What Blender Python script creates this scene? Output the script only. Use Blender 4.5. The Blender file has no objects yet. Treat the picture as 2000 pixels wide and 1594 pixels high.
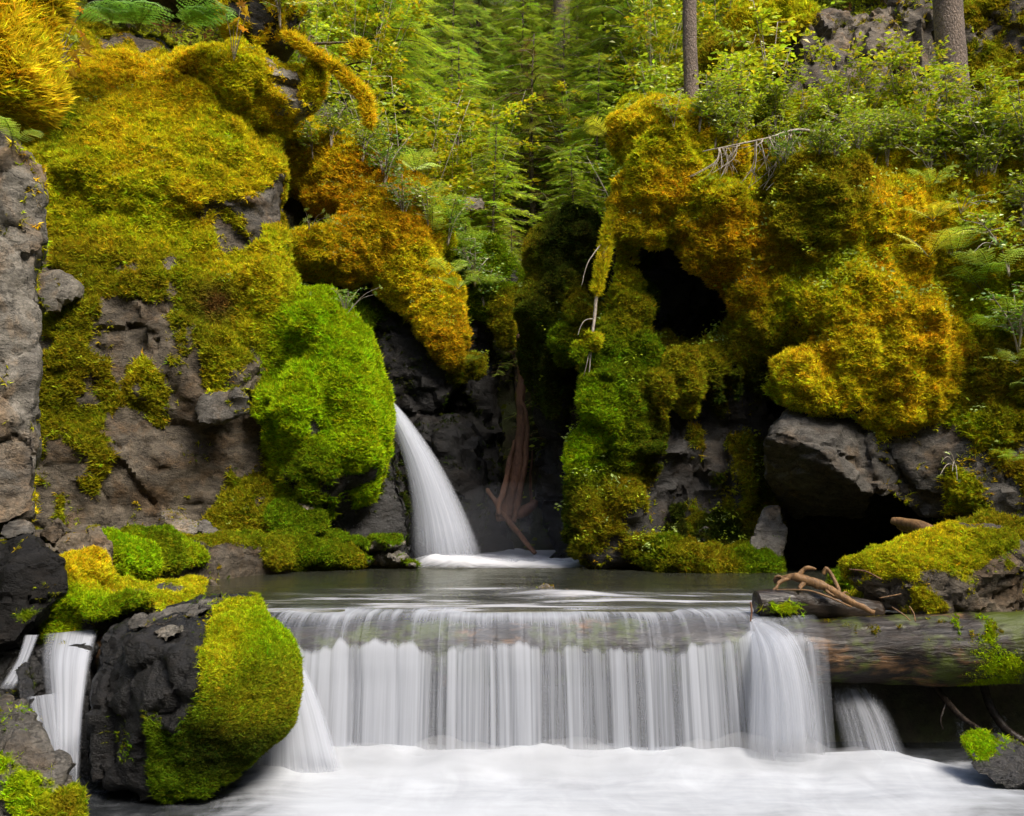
import bpy, bmesh, math, random
import numpy as np
from mathutils import Vector
SC = bpy.context.scene
COL = SC.collection
rng = np.random.default_rng(7)
random.seed(7)

# ------------------------------------------------------------------ camera, sky, sun, exposure
FPX = 1900.0                                  # focal length in photograph pixels (2000 wide)
PITCH = math.atan(199 / FPX)
CAMZ = 1.58                                   # above the lower pool
cam_d = bpy.data.cameras.new('camera'); cam = bpy.data.objects.new('camera', cam_d); COL.objects.link(cam)
cam_d.sensor_fit = 'HORIZONTAL'; cam_d.sensor_width = 36; cam_d.lens = 36 * FPX / 2000
cam_d.clip_start = 0.05; cam_d.clip_end = 500
cam.location = (0, 0, CAMZ); cam.rotation_euler = (math.pi / 2 + PITCH, 0, 0)
SC.camera = cam

world = bpy.data.worlds.new('World'); SC.world = world; world.use_nodes = True
SUN_EL, SUN_AZ = math.radians(51), math.radians(138)       # azimuth clockwise from +Y: from behind the camera's right
nt = world.node_tree; nt.nodes.clear()
sky = nt.nodes.new('ShaderNodeTexSky'); sky.sky_type = 'NISHITA'; sky.sun_disc = False
sky.sun_elevation = SUN_EL; sky.sun_rotation = SUN_AZ
sky.air_density = 1.0; sky.dust_density = 4.0; sky.ozone_density = 1.0
bg = nt.nodes.new('ShaderNodeBackground'); bg.inputs[1].default_value = 0.11
wo = nt.nodes.new('ShaderNodeOutputWorld')
nt.links.new(sky.outputs[0], bg.inputs[0]); nt.links.new(bg.outputs[0], wo.inputs[0])
sun_d = bpy.data.lights.new('sun', 'SUN'); sun = bpy.data.objects.new('sun', sun_d); COL.objects.link(sun)
sun_d.energy = 2.3; sun_d.angle = math.radians(26); sun_d.color = (1.0, 0.93, 0.82)
sdir = Vector((math.sin(SUN_AZ) * math.cos(SUN_EL), math.cos(SUN_AZ) * math.cos(SUN_EL), math.sin(SUN_EL)))
sun.rotation_euler = sdir.to_track_quat('Z', 'Y').to_euler()
sun.location = (3, -3, 12)
SC.view_settings.view_transform = 'Standard'; SC.view_settings.look = 'None'
SC.view_settings.exposure = 1.55; SC.view_settings.gamma = 1.0; SC.view_settings.use_curve_mapping = False
try:
    SC.cycles.use_denoising = True
    SC.cycles.max_bounces = 8; SC.cycles.transparent_max_bounces = 14
    SC.cycles.diffuse_bounces = 3; SC.cycles.glossy_bounces = 2; SC.cycles.use_adaptive_sampling = True; SC.cycles.adaptive_threshold = .02; SC.cycles.transmission_bounces = 4
    SC.cycles.caustics_reflective = False; SC.cycles.caustics_refractive = False
except Exception:
    pass

# ------------------------------------------------------------------ helpers: pixels to places
SP, CP = math.sin(PITCH), math.cos(PITCH)
def W(px, py, d):
    """point on the ray of photograph pixel (px,py) at distance d along +Y"""
    u = (px - 1000) / FPX; v = (797 - py) / FPX
    dy = CP - v * SP; dz = SP + v * CP
    t = d / dy
    return np.array((u * t, d, CAMZ + dz * t))
def PX(p):
    """photograph pixel of world points (N,3)"""
    x = p[:, 0]; y = p[:, 1]; z = p[:, 2] - CAMZ
    f = y * CP + z * SP; up = -y * SP + z * CP
    f = np.maximum(f, 1e-3)
    return 1000 + FPX * x / f, 797 - FPX * up / f

# ------------------------------------------------------------------ numpy noise
def _hash(ix, iy, iz, s=0):
    h = (ix.astype(np.int64) * 374761393 + iy.astype(np.int64) * 668265263 + iz.astype(np.int64) * 1440662683 + s * 974634361) & 0xFFFFFFFF
    h = ((h ^ (h >> 13)) * 1274126177) & 0xFFFFFFFF
    h = ((h ^ (h >> 16)) * 2246822519) & 0xFFFFFFFF
    return ((h ^ (h >> 15)) & 0xFFFFFF) / float(0xFFFFFF)
def vn(p, s=0):
    i = np.floor(p); f = p - i; f = f * f * (3 - 2 * f); i = i.astype(np.int64)
    r = 0
    for a in (0, 1):
        wx = f[:, 0] if a else 1 - f[:, 0]
        for b in (0, 1):
            wy = f[:, 1] if b else 1 - f[:, 1]
            for c in (0, 1):
                wz = f[:, 2] if c else 1 - f[:, 2]
                r = r + wx * wy * wz * _hash(i[:, 0] + a, i[:, 1] + b, i[:, 2] + c, s)
    return r * 2 - 1
def fbm(p, freq, octv=3, s=0):
    p = np.asarray(p, float); r = 0; a = 1; t = 0
    for o in range(octv):
        r = r + a * vn(p * freq + 17.3 * o, s + o); t += a; a *= .5; freq *= 2.03
    return r / t
def fn1(x, freq, s=0, octv=2):
    x = np.asarray(x, float); sh = x.shape; x = x.ravel()
    return fbm(np.stack([x, x * 0 + .37, x * 0 + .71], 1), freq, octv, s).reshape(sh)
def facet(p, freq, s=0, stretch=(1, 1, 1)):
    """blocky rock: each voronoi cell is a tilted facet; also the closeness to a crack"""
    q = p * freq * np.array(stretch); i = np.floor(q).astype(np.int64)
    best = np.full(len(q), 9e9); sec = best.copy(); val = np.zeros(len(q))
    for a in (-1, 0, 1):
        for b in (-1, 0, 1):
            for c in (-1, 0, 1):
                ci = i + (a, b, c); h = [_hash(ci[:, 0], ci[:, 1], ci[:, 2], s + k) for k in range(7)]
                d = q - (ci + np.stack(h[:3], 1)); dd = (d * d).sum(1)
                v = (h[3] - .5) * .9 + d[:, 0] * (h[4] - .5) + d[:, 1] * (h[5] - .5) + d[:, 2] * (h[6] - .5)
                m = dd < best
                sec = np.where(m, best, np.minimum(sec, dd)); val = np.where(m, v, val); best = np.where(m, dd, best)
    return val, np.sqrt(sec) - np.sqrt(best)
def sstep(a, b, x):
    t = np.clip((x - a) / (b - a), 0, 1); return t * t * (3 - 2 * t)

# ------------------------------------------------------------------ helpers: meshes and objects
def mesh(name, V, F, attrs=None, uv=None, mats=(), smooth=True, mat_idx=None):
    """F: one (n,k) int array or a list of them"""
    V = np.asarray(V, np.float32)
    Fs = F if isinstance(F, list) else [F]
    Fs = [np.asarray(f, np.int32) for f in Fs if len(f)]
    me = bpy.data.meshes.new(name)
    me.vertices.add(len(V)); me.vertices.foreach_set('co', V.ravel())
    tot = np.concatenate([np.full(len(f), f.shape[1], np.int32) for f in Fs]) if Fs else np.zeros(0, np.int32)
    li = np.concatenate([f.ravel() for f in Fs]) if Fs else np.zeros(0, np.int32)
    if len(tot):
        me.loops.add(len(li)); me.loops.foreach_set('vertex_index', li)
        me.polygons.add(len(tot))
        st = np.zeros(len(tot), np.int32); st[1:] = np.cumsum(tot)[:-1]
        me.polygons.foreach_set('loop_start', st); me.polygons.foreach_set('loop_total', tot)
        me.polygons.foreach_set('use_smooth', np.full(len(tot), smooth))
        if mat_idx is not None: me.polygons.foreach_set('material_index', np.asarray(mat_idx, np.int32))
    for m in mats: me.materials.append(m)
    if uv is not None and len(li):
        l = me.uv_layers.new(name='uv'); l.data.foreach_set('uv', np.asarray(uv, np.float32)[li].ravel())
    for k, a in (attrs or {}).items():
        a = np.asarray(a, np.float32)
        if a.ndim == 1:
            at = me.attributes.new(k, 'FLOAT', 'POINT'); at.data.foreach_set('value', a)
        elif a.shape[1] == 3:
            at = me.attributes.new(k, 'FLOAT_VECTOR', 'POINT'); at.data.foreach_set('vector', a.ravel())
    me.update(calc_edges=True); me.validate()
    return me
def tag(o, label=None, cat=None, group=None, kind=None):
    for k, v in (('label', label), ('category', cat), ('group', group), ('kind', kind)):
        if v: o[k] = v
    return o
def empty(name, base, label, cat, group=None, rz=0):
    o = bpy.data.objects.new(name, None); COL.objects.link(o); o.empty_display_size = .1
    o.location = base; o.rotation_euler = (0, 0, rz)
    return tag(o, label, cat, group)
def obj(name, me, parent=None, loc=None, kind=None):
    o = bpy.data.objects.new(name, me); COL.objects.link(o)
    if parent is not None: o.parent = parent
    if loc is not None: o.location = loc
    if kind: o['kind'] = kind
    return o
def copy_tree(o, parent=None):
    c = o.copy(); COL.objects.link(c); c.parent = parent
    for ch in list(o.children): copy_tree(ch, c)
    return c
def tube(pts, rad, n=8, cap=True):
    P = np.asarray(pts, float); m = len(P); rad = np.broadcast_to(np.asarray(rad, float), (m,))
    T = np.gradient(P, axis=0); T /= np.linalg.norm(T, axis=1)[:, None] + 1e-9
    ref = np.array((0.13, 0.31, 1.0)) if abs(T[:, 2]).mean() < .8 else np.array((1.0, .2, .1))
    A = np.cross(T, ref); A /= np.linalg.norm(A, axis=1)[:, None] + 1e-9; B = np.cross(T, A)
    th = np.arange(n) * 2 * np.pi / n
    V = P[:, None] + rad[:, None, None] * (np.cos(th)[None, :, None] * A[:, None] + np.sin(th)[None, :, None] * B[:, None])
    V = V.reshape(-1, 3)
    i = np.arange(m - 1)[:, None] * n; j = np.arange(n)[None]
    F = np.stack([i + j, i + (j + 1) % n, i + n + (j + 1) % n, i + n + j], -1).reshape(-1, 4)
    Fs = [F]
    if cap: Fs += [np.arange(n)[::-1][None], (np.arange(n) + (m - 1) * n)[None]]
    return V, Fs
def join(parts):
    """parts: list of (V, F or [F...]) -> V, [F...]"""
    Vs, byk, o = [], {}, 0
    for V, F in parts:
        for f in (F if isinstance(F, list) else [F]):
            f = np.asarray(f)
            if len(f): byk.setdefault(f.shape[1], []).append(f + o)
        Vs.append(np.asarray(V)); o += len(V)
    return np.concatenate(Vs), [np.concatenate(f) for f in byk.values()]
def spline(pts, n):
    """smooth curve through pts (m,k), n samples"""
    P = np.asarray(pts, float); m = len(P); t = np.linspace(0, m - 1, n); i = np.clip(t.astype(int), 0, m - 2); f = (t - i)[:, None]
    p0 = P[np.maximum(i - 1, 0)]; p1 = P[i]; p2 = P[i + 1]; p3 = P[np.minimum(i + 2, m - 1)]
    return .5 * (2 * p1 + (p2 - p0) * f + (2 * p0 - 5 * p1 + 4 * p2 - p3) * f ** 2 + (3 * p1 - p0 - 3 * p2 + p3) * f ** 3)
def stamp(tv, tf, R, L, scale=None):
    """copies of a template: R (N,3,3) with axes as columns, L (N,3) -> V, F, index of the copy per vertex"""
    N = len(L); k = len(tv)
    if scale is not None: R = R * np.asarray(scale)[:, None, None]
    V = np.einsum('nij,kj->nki', R, tv) + L[:, None]
    Fs = [(f[None] + (np.arange(N) * k)[:, None, None]).reshape(-1, f.shape[1]) for f in tf]
    return V.reshape(-1, 3), Fs, np.repeat(np.arange(N), k)
def frames(Z, hint=None, spin=None):
    """rotation matrices whose third column is Z; first column near hint or spun at random"""
    Z = Z / (np.linalg.norm(Z, axis=1)[:, None] + 1e-9); N = len(Z)
    h = np.tile((.31, .17, .93), (N, 1)) if hint is None else np.asarray(hint, float)
    h = np.where((abs((h * Z).sum(1)) > .97)[:, None], np.array((1., .1, .05)), h)
    X = h - (h * Z).sum(1)[:, None] * Z; X /= np.linalg.norm(X, axis=1)[:, None] + 1e-9
    Y = np.cross(Z, X)
    if spin is not None:
        c, s = np.cos(spin)[:, None], np.sin(spin)[:, None]; X, Y = X * c + Y * s, Y * c - X * s
    return np.stack([X, Y, Z], -1)

# ------------------------------------------------------------------ materials
class NT:
    def __init__(s, name):
        s.m = bpy.data.materials.new(name); s.m.use_nodes = True; s.t = s.m.node_tree; s.t.nodes.clear()
    def n(s, t, **kw):
        nd = s.t.nodes.new('ShaderNode' + t)
        for k, v in kw.items():
            if k.startswith('i_'):
                key = k[2:]; key = int(key) if key.isdigit() else key.replace('_', ' ')
                if hasattr(v, 'is_linked') or hasattr(v, 'links'): s.t.links.new(v, nd.inputs[key])
                else: nd.inputs[key].default_value = v
            else: setattr(nd, k, v)
        return nd
    def l(s, a, b): s.t.links.new(a, b)
    def attr(s, name, typ='GEOMETRY'): return s.n('Attribute', attribute_name=name, attribute_type=typ)
    def noise(s, vec, scale, detail=4, rough=.55, dist=0):
        return s.n('TexNoise', i_Vector=vec, i_Scale=scale, i_Detail=detail, i_Roughness=rough, i_Distortion=dist).outputs[0]
    def ramp(s, fac, stops):
        r = s.n('ValToRGB', i_Fac=fac); e = r.color_ramp.elements
        while len(e) < len(stops): e.new(.5)
        for k, (p, c) in enumerate(stops):
            e[k].position = p; e[k].color = (c, c, c, 1) if not hasattr(c, '__len__') else (*c, 1)
        return r.outputs[0]
    def math(s, op, a, b=0.0, clamp=False):
        return s.n('Math', operation=op, use_clamp=clamp, i_0=a, i_1=b).outputs[0]
    def mix(s, f, a, b, blend='MIX'):
        nd = s.n('Mix', data_type='RGBA', blend_type=blend)
        for k, v in ((0, f), (6, a), (7, b)):
            if hasattr(v, 'links'): s.t.links.new(v, nd.inputs[k])
            else: nd.inputs[k].default_value = v if k == 0 else (*v, 1)[:4]
        return nd.outputs[2]
    def mapv(s, vec, scale=(1, 1, 1), rot=(0, 0, 0)):
        return s.n('Mapping', i_Vector=vec, i_Scale=scale, i_Rotation=rot).outputs[0]
    def bump(s, h, strength=.5, dist=.02, normal=None):
        b = s.n('Bump', i_Height=h, i_Strength=strength, i_Distance=dist)
        if normal is not None: s.l(normal, b.inputs['Normal'])
        return b.outputs[0]
    def out(s, sh, vol=None):
        o = s.n('OutputMaterial')
        if sh is not None: s.l(sh, o.inputs[0])
        if vol is not None: s.l(vol, o.inputs[1])
        return s.m

def mat_rock():
    """bare rock where the attribute moss is low, moss mat where it is high"""
    n = NT('mossy rock'); pos = n.n('NewGeometry').outputs['Position']
    moss = n.attr('moss').outputs['Fac']; mcol = n.attr('mcol').outputs['Color']; rcol = n.attr('rcol').outputs['Color']
    wet = n.attr('wet').outputs['Fac']
    st = n.mapv(pos, (1, 1.2, 1.9), (.7, .6, .3))
    a = n.noise(pos, 1.5, 5, .6, .3); b = n.noise(st, 7, 8, .72, .15); c = n.noise(pos, 60, 4, .7)
    v = n.ramp(a, [(.25, .55), (.5, .95), (.75, 1.6)]); v2 = n.ramp(b, [(.30, .42), (.5, 1.0), (.70, 1.75)])
    col = n.mix(1, rcol, v, 'MULTIPLY'); col = n.mix(1, col, v2, 'MULTIPLY')
    col = n.mix(1, col, n.ramp(c, [(.3, .65), (.7, 1.4)]), 'MULTIPLY')
    rust = n.ramp(n.noise(pos, 2.6, 5, .65, .5), [(.50, 0.), (.66, 1.)])
    col = n.mix(n.math('MULTIPLY', rust, .75), col, n.mix(1, col, (1.35, 1.02, .70), 'MULTIPLY'))
    lich = n.ramp(n.noise(pos, 14, 6, .75, .2), [(.60, 0.), (.68, 1.)])
    col = n.mix(n.math('MULTIPLY', lich, .35), col, n.mix(1, col, (2.6, 2.5, 2.4), 'MULTIPLY'))
    crk = n.math('ABSOLUTE', n.math('SUBTRACT', n.noise(st, 3.1, 5, .6, .2), .5))
    crack = n.ramp(crk, [(.0, 0.), (.018, 1.)])
    col = n.mix(1, col, n.ramp(crack, [(0., .45), (1., 1.)]), 'MULTIPLY')
    h = n.math('ADD', n.math('MULTIPLY', b, 1.0), n.math('MULTIPLY', c, .18)); h = n.math('ADD', h, n.math('MULTIPLY', crack, .10))
    rb = n.bump(h, 1.0, .035)
    rough = n.math('SUBTRACT', n.ramp(n.noise(pos, 5, 4), [(.3, .42), (.7, .8)]), n.math('MULTIPLY', wet, .28))
    rock = n.n('BsdfPrincipled', i_Base_Color=col, i_Roughness=rough, i_Normal=rb); n.l(n.math('ADD', n.math('MULTIPLY', wet, .35), .18), rock.inputs['Specular IOR Level'])
    mn = n.noise(pos, 55, 4, .7); mv = n.ramp(mn, [(.3, .45), (.55, .9), (.75, 1.35)])
    md = n.mix(1, mcol, mv, 'MULTIPLY')
    md = n.mix(1, md, n.ramp(n.noise(pos, 7, 3), [(.3, .65), (.7, 1.15)]), 'MULTIPLY')
    md = n.mix(1, md, (.80, .74, .7), 'MULTIPLY')
    mb = n.bump(n.math('ADD', mn, n.noise(pos, 18, 4, .6)), 1.0, .05)
    ms = n.n('BsdfDiffuse', i_Color=md, i_Roughness=1.0, i_Normal=mb)
    f = n.ramp(n.math('ADD', moss, n.math('MULTIPLY', n.math('SUBTRACT', n.noise(pos, 16, 5, .7), .5), .9)), [(.40, 0.), (.56, 1.)])
    mx = n.n('MixShader'); n.l(f, mx.inputs[0]); n.l(rock.outputs[0], mx.inputs[1]); n.l(ms.outputs[0], mx.inputs[2])
    return n.out(mx.outputs[0])

def mat_tuft(name='moss shoots', typ='INSTANCER', trans=.45):
    n = NT(name)
    c = n.attr('col', typ).outputs['Color']
    c = n.mix(1, c, n.ramp(n.n('ObjectInfo').outputs['Random'], [(0., .62), (1., 1.30)]), 'MULTIPLY') if typ == 'INSTANCER' else c
    d = n.n('BsdfDiffuse', i_Color=c); t = n.n('BsdfTranslucent', i_Color=c)
    m = n.n('MixShader', i_0=trans); n.l(d.outputs[0], m.inputs[1]); n.l(t.outputs[0], m.inputs[2])
    return n.out(m.outputs[0])

def mat_leaf(name, trans=.4, gloss=.06):
    n = NT(name)
    c = n.attr('col').outputs['Color']
    c = n.mix(1, c, n.ramp(n.n('ObjectInfo').outputs['Random'], [(0., .78), (1., 1.2)]), 'MULTIPLY')
    d = n.n('BsdfDiffuse', i_Color=c); t = n.n('BsdfTranslucent', i_Color=n.mix(1, c, (1.15, 1.1, .6), 'MULTIPLY'))
    m = n.n('MixShader', i_0=trans); n.l(d.outputs[0], m.inputs[1]); n.l(t.outputs[0], m.inputs[2])
    g = n.n('BsdfGlossy', i_Roughness=.45); g.inputs[0].default_value = (1, 1, 1, 1)
    m2 = n.n('MixShader', i_0=gloss); n.l(m.outputs[0], m2.inputs[1]); n.l(g.outputs[0], m2.inputs[2])
    return n.out(m2.outputs[0])

def mat_wood(name, c1, c2, scale=14, rough=.7, stretch=(8, 8, 1), mossy=None, bumps=.6, bare=None):
    n = NT(name); pos = n.n('TexCoord').outputs['Object']
    q = n.mapv(pos, stretch)
    a = n.noise(q, scale * .25, 6, .65, .6); b = n.noise(pos, 3.1, 4, .6)
    col = n.mix(n.ramp(a, [(.3, 0.), (.7, 1.)]), c1, c2)
    col = n.mix(1, col, n.ramp(b, [(.3, .6), (.7, 1.3)]), 'MULTIPLY')
    if bare:
        col = n.mix(n.ramp(n.math('ADD', n.noise(n.mapv(pos, (1, 2, 2)), 1.7, 5, .6), n.math('MULTIPLY', a, .2)), [(.66, 0.), (.74, 1.)]), col, n.mix(1, bare, n.ramp(a, [(.3, .5), (.7, 1.3)]), 'MULTIPLY'))
    if mossy:
        f = n.ramp(n.math('ADD', n.noise(pos, 3.7, 5, .65), n.math('MULTIPLY', n.noise(pos, 30, 3), .25)), [(.60, 0.), (.72, 1.)])
        col = n.mix(f, col, mossy)
    p = n.n('BsdfPrincipled', i_Base_Color=col, i_Roughness=rough, i_Normal=n.bump(a, bumps, .02)); p.inputs['Specular IOR Level'].default_value = .3
    return n.out(p.outputs[0])

def mat_bark(name, c1, c2, mossy=None):
    n = NT(name); pos = n.n('TexCoord').outputs['Object']
    v = n.n('TexVoronoi', feature='DISTANCE_TO_EDGE', i_Vector=n.mapv(pos, (1, 1, .55)), i_Scale=26.).outputs[0]
    a = n.noise(pos, 30, 5, .7); b = n.noise(pos, 4, 4)
    col = n.mix(n.ramp(a, [(.3, 0.), (.7, 1.)]), c1, c2)
    col = n.mix(1, col, n.ramp(v, [(0., .45), (.12, 1.)]), 'MULTIPLY')
    col = n.mix(1, col, n.ramp(b, [(.3, .7), (.7, 1.3)]), 'MULTIPLY')
    if mossy: col = n.mix(n.ramp(n.noise(pos, 5, 5, .7), [(.50, 0.), (.62, 1.)]), col, mossy)
    p = n.n('BsdfPrincipled', i_Base_Color=col, i_Roughness=.85, i_Normal=n.bump(n.math('ADD', a, v), .8, .03))
    return n.out(p.outputs[0])

def mat_ground():
    n = NT('forest floor'); pos = n.n('NewGeometry').outputs['Position']
    a = n.noise(pos, 1.3, 6, .65); b = n.noise(pos, 12, 5, .7)
    col = n.mix(n.ramp(a, [(.38, 0.), (.62, 1.)]), (.030, .022, .012), (.035, .045, .010))
    col = n.mix(1, col, n.ramp(b, [(.3, .5), (.7, 1.5)]), 'MULTIPLY')
    p = n.n('BsdfPrincipled', i_Base_Color=col, i_Roughness=.95, i_Normal=n.bump(b, .8, .06))
    return n.out(p.outputs[0])

def mat_white_water():
    """thin sheets of aerated water: vertex attribute white is how much froth there is"""
    n = NT('white water'); uv = n.n('UVMap').outputs[0]; w = n.attr('white').outputs['Fac']
    s1 = n.noise(n.mapv(uv, (95, 1.0, 1)), 1.0, 3, .6); s2 = n.noise(n.mapv(uv, (28, .6, 1)), 1.0, 3, .6)
    s = n.math('ADD', n.math('MULTIPLY', n.math('SUBTRACT', s1, .5), .7), n.math('MULTIPLY', n.math('SUBTRACT', s2, .5), .55))
    a = n.math('ADD', w, n.math('MULTIPLY', s, n.ramp(w, [(0., .0), (.25, 1.), (.75, .9), (1., .25)])), True)
    d = n.n('BsdfDiffuse'); d.inputs[0].default_value = (.47, .495, .55, 1)
    t = n.n('BsdfTranslucent'); t.inputs[0].default_value = (.47, .50, .56, 1)
    m = n.n('MixShader', i_0=.38); n.l(d.outputs[0], m.inputs[1]); n.l(t.outputs[0], m.inputs[2])
    tr = n.n('BsdfTransparent'); gl = n.n('BsdfGlossy', i_Roughness=.22)
    gl.inputs[0].default_value = (.9, .92, 1, 1)
    fr = n.n('Fresnel', i_IOR=1.18)
    gate = n.attr('film').outputs['Fac']
    m0 = n.n('MixShader'); n.l(n.math('MULTIPLY', fr.outputs[0], gate), m0.inputs[0]); n.l(tr.outputs[0], m0.inputs[1]); n.l(gl.outputs[0], m0.inputs[2])
    mx = n.n('MixShader'); n.l(a, mx.inputs[0]); n.l(m0.outputs[0], mx.inputs[1]); n.l(m.outputs[0], mx.inputs[2])
    return n.out(mx.outputs[0])

def mat_pool():
    n = NT('pool water'); pos = n.n('NewGeometry').outputs['Position']; w = n.attr('white').outputs['Fac']
    h = n.noise(n.mapv(pos, (.9, 2.6, 1)), 3.0, 4, .55)
    h2 = n.noise(n.mapv(pos, (1.2, 3.4, 1)), 9.0, 3, .5)
    bp = n.bump(n.math('ADD', h, n.math('MULTIPLY', h2, .3)), .22, .05)
    gl = n.n('BsdfGlossy', i_Roughness=.12, i_Normal=bp); gl.inputs[0].default_value = (.80, .80, .70, 1)
    tr = n.n('BsdfTransparent'); tr.inputs[0].default_value = (.66, .62, .44, 1)
    fr = n.n('Fresnel', i_IOR=1.33, i_Normal=bp)
    m = n.n('MixShader'); n.l(fr.outputs[0], m.inputs[0]); n.l(tr.outputs[0], m.inputs[1]); n.l(gl.outputs[0], m.inputs[2])
    mk = n.n('BsdfDiffuse'); mk.inputs[0].default_value = (.085, .090, .062, 1)
    mm = n.n('MixShader', i_0=.12); n.l(m.outputs[0], mm.inputs[1]); n.l(mk.outputs[0], mm.inputs[2]); m = mm
    d = n.n('BsdfDiffuse'); d.inputs[0].default_value = (.46, .47, .50, 1)
    sn = n.noise(n.mapv(pos, (2.2, 9, 1)), 2.2, 5, .7, .8)
    f = n.math('ADD', w, n.math('MULTIPLY', n.math('SUBTRACT', sn, .5), n.ramp(w, [(0., 0.), (.15, 1.0), (.8, .8), (1., 0.)])), True)
    mx = n.n('MixShader'); n.l(f, mx.inputs[0]); n.l(m.outputs[0], mx.inputs[1]); n.l(d.outputs[0], mx.inputs[2])
    return n.out(mx.outputs[0])

def mat_foam():
    n = NT('foaming water'); pos = n.n('NewGeometry').outputs['Position']; w = n.attr('white').outputs['Fac']
    q = n.mapv(pos, (1.0, .55, 1), (0, 0, .5))
    sn = n.noise(q, 3.2, 5, .6, 1.2); s3 = n.noise(n.mapv(pos, (1.6, 7, 1), (0, 0, .45)), 1.4, 4, .6)
    s = n.math('ADD', n.math('SUBTRACT', sn, .5), n.math('SUBTRACT', s3, .5))
    f = n.math('ADD', w, n.math('MULTIPLY', s, n.ramp(w, [(0., .4), (.3, 1.1), (.9, .4), (1., .12)])), True)
    d = n.n('BsdfDiffuse'); d.inputs[0].default_value = (.37, .39, .42, 1)
    p = n.n('BsdfPrincipled', i_Roughness=.14, i_Normal=n.bump(sn, .4, .08)); p.inputs['Base Color'].default_value = (.018, .02, .022, 1)
    mx = n.n('MixShader'); n.l(f, mx.inputs[0]); n.l(p.outputs[0], mx.inputs[1]); n.l(d.outputs[0], mx.inputs[2])
    return n.out(mx.outputs[0])
M_ROCK = mat_rock(); M_TUFT = mat_tuft(); M_LEAF = mat_leaf('leaves'); M_NEEDLE = mat_leaf('needles', .4, .02)
M_GROUND = mat_ground(); M_WHITE = mat_white_water(); M_POOL = mat_pool(); M_FOAM = mat_foam()
M_LOG = mat_wood('wet log wood', (.004, .003, .0025), (.024, .015, .008), 14, .40, (1, 7, 7), (.05, .065, .008), 1.0, (.16, .085, .035))
M_DRIFT = mat_wood('driftwood', (.07, .035, .014), (.25, .14, .055), 20, .5, (9, 9, 2))
M_DARKLOG = mat_wood('dark wet wood', (.010, .008, .007), (.035, .025, .018), 14, .22, (2, 9, 9))
M_DEADWOOD = mat_wood('rotten wood', (.07, .032, .018), (.20, .10, .055), 12, .8, (11, 11, 1.0), None, 1.0)
M_TWIG = mat_wood('dead twig', (.20, .16, .12), (.42, .38, .32), 20, .8, (4, 4, 4))
M_BARK = mat_bark('spruce bark', (.09, .062, .045), (.19, .145, .115))
M_BARK2 = mat_bark('mossy bark', (.05, .035, .022), (.10, .075, .05), (.16, .13, .02))
M_BARKFAR = mat_bark('grey bark', (.14, .11, .09), (.24, .20, .17))
# ------------------------------------------------------------------ rock masses: unions of shapes, meshed by surface nets
C = dict(gold=(.72, .55, .018), orange=(.62, .40, .014), ygreen=(.56, .52, .016), lime=(.36, .48, .009), green=(.16, .23, .008),
         olive=(.30, .27, .012), dark=(.045, .060, .008), brown=(.17, .085, .025), yellow=(.76, .60, .02))
R = dict(grey=(.075, .069, .060), brown=(.070, .058, .043), dark=(.020, .018, .016), black=(.006, .0055, .005), pale=(.125, .114, .095), tan=(.10, .080, .056))  # dark, black: wet rock, and shade painted into hollows and slot
def ell(px, py, d, r, moss=.9, mcol='gold', rcol='dark', k=None, wet=0., rot=0.):
    if k is None: k = .85 * min(r)
    return dict(t='e', c=W(px, py, d), r=np.array(r, float), moss=moss, mcol=C[mcol], rcol=R[rcol], k=k, wet=wet, rot=rot)
def hull(pts, moss=.2, mcol='olive', rcol='grey', k=.08, wet=0., world=False):
    P = [Vector(p if world else W(*p)) for p in pts]
    bm = bmesh.new()
    for p in P: bm.verts.new(p)
    bmesh.ops.convex_hull(bm, input=list(bm.verts)); bm.normal_update()
    c = sum(P, Vector()) / len(P); pl = {}
    for f in bm.faces:
        nn = f.normal.copy()
        if nn.length < .5: continue
        if nn.dot(f.calc_center_median() - c) < 0: nn = -nn
        pl[(round(nn.x, 2), round(nn.y, 2), round(nn.z, 2))] = (nn.x, nn.y, nn.z, nn.dot(f.calc_center_median()))
    bm.free()
    lo = np.array([min(p[i] for p in P) for i in range(3)]); hi = np.array([max(p[i] for p in P) for i in range(3)])
    return dict(t='h', pl=np.array(list(pl.values())), moss=moss, mcol=C[mcol], rcol=R[rcol], k=k, wet=wet, lo=lo, hi=hi)
def cap(a, b, ra, rb, moss=.9, mcol='green', rcol='dark', k=.08, wet=0.):
    return dict(t='c', a=W(*a), b=W(*b), ra=ra, rb=rb, moss=moss, mcol=C[mcol], rcol=R[rcol], k=k, wet=wet)
def dist(p, q):
    if p['t'] == 'e':
        x = q - p['c']
        if p['rot']:
            c, s = math.cos(p['rot']), math.sin(p['rot']); x = np.stack([x[:, 0] * c + x[:, 2] * s, x[:, 1], -x[:, 0] * s + x[:, 2] * c], 1)
        a = np.linalg.norm(x / p['r'], axis=1); b = np.linalg.norm(x / p['r'] ** 2, axis=1)
        return a * (a - 1) / (b + 1e-6)
    if p['t'] == 'h':
        r = np.full(len(q), -9e9)
        for nn in p['pl']: r = np.maximum(r, q @ nn[:3] - nn[3])
        return r
    ab = p['b'] - p['a']; t = np.clip((q - p['a']) @ ab / (ab @ ab), 0, 1)
    return np.linalg.norm(q - p['a'] - t[:, None] * ab, axis=1) - (p['ra'] + (p['rb'] - p['ra']) * t)
WARP = [.10, 1.3]
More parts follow.
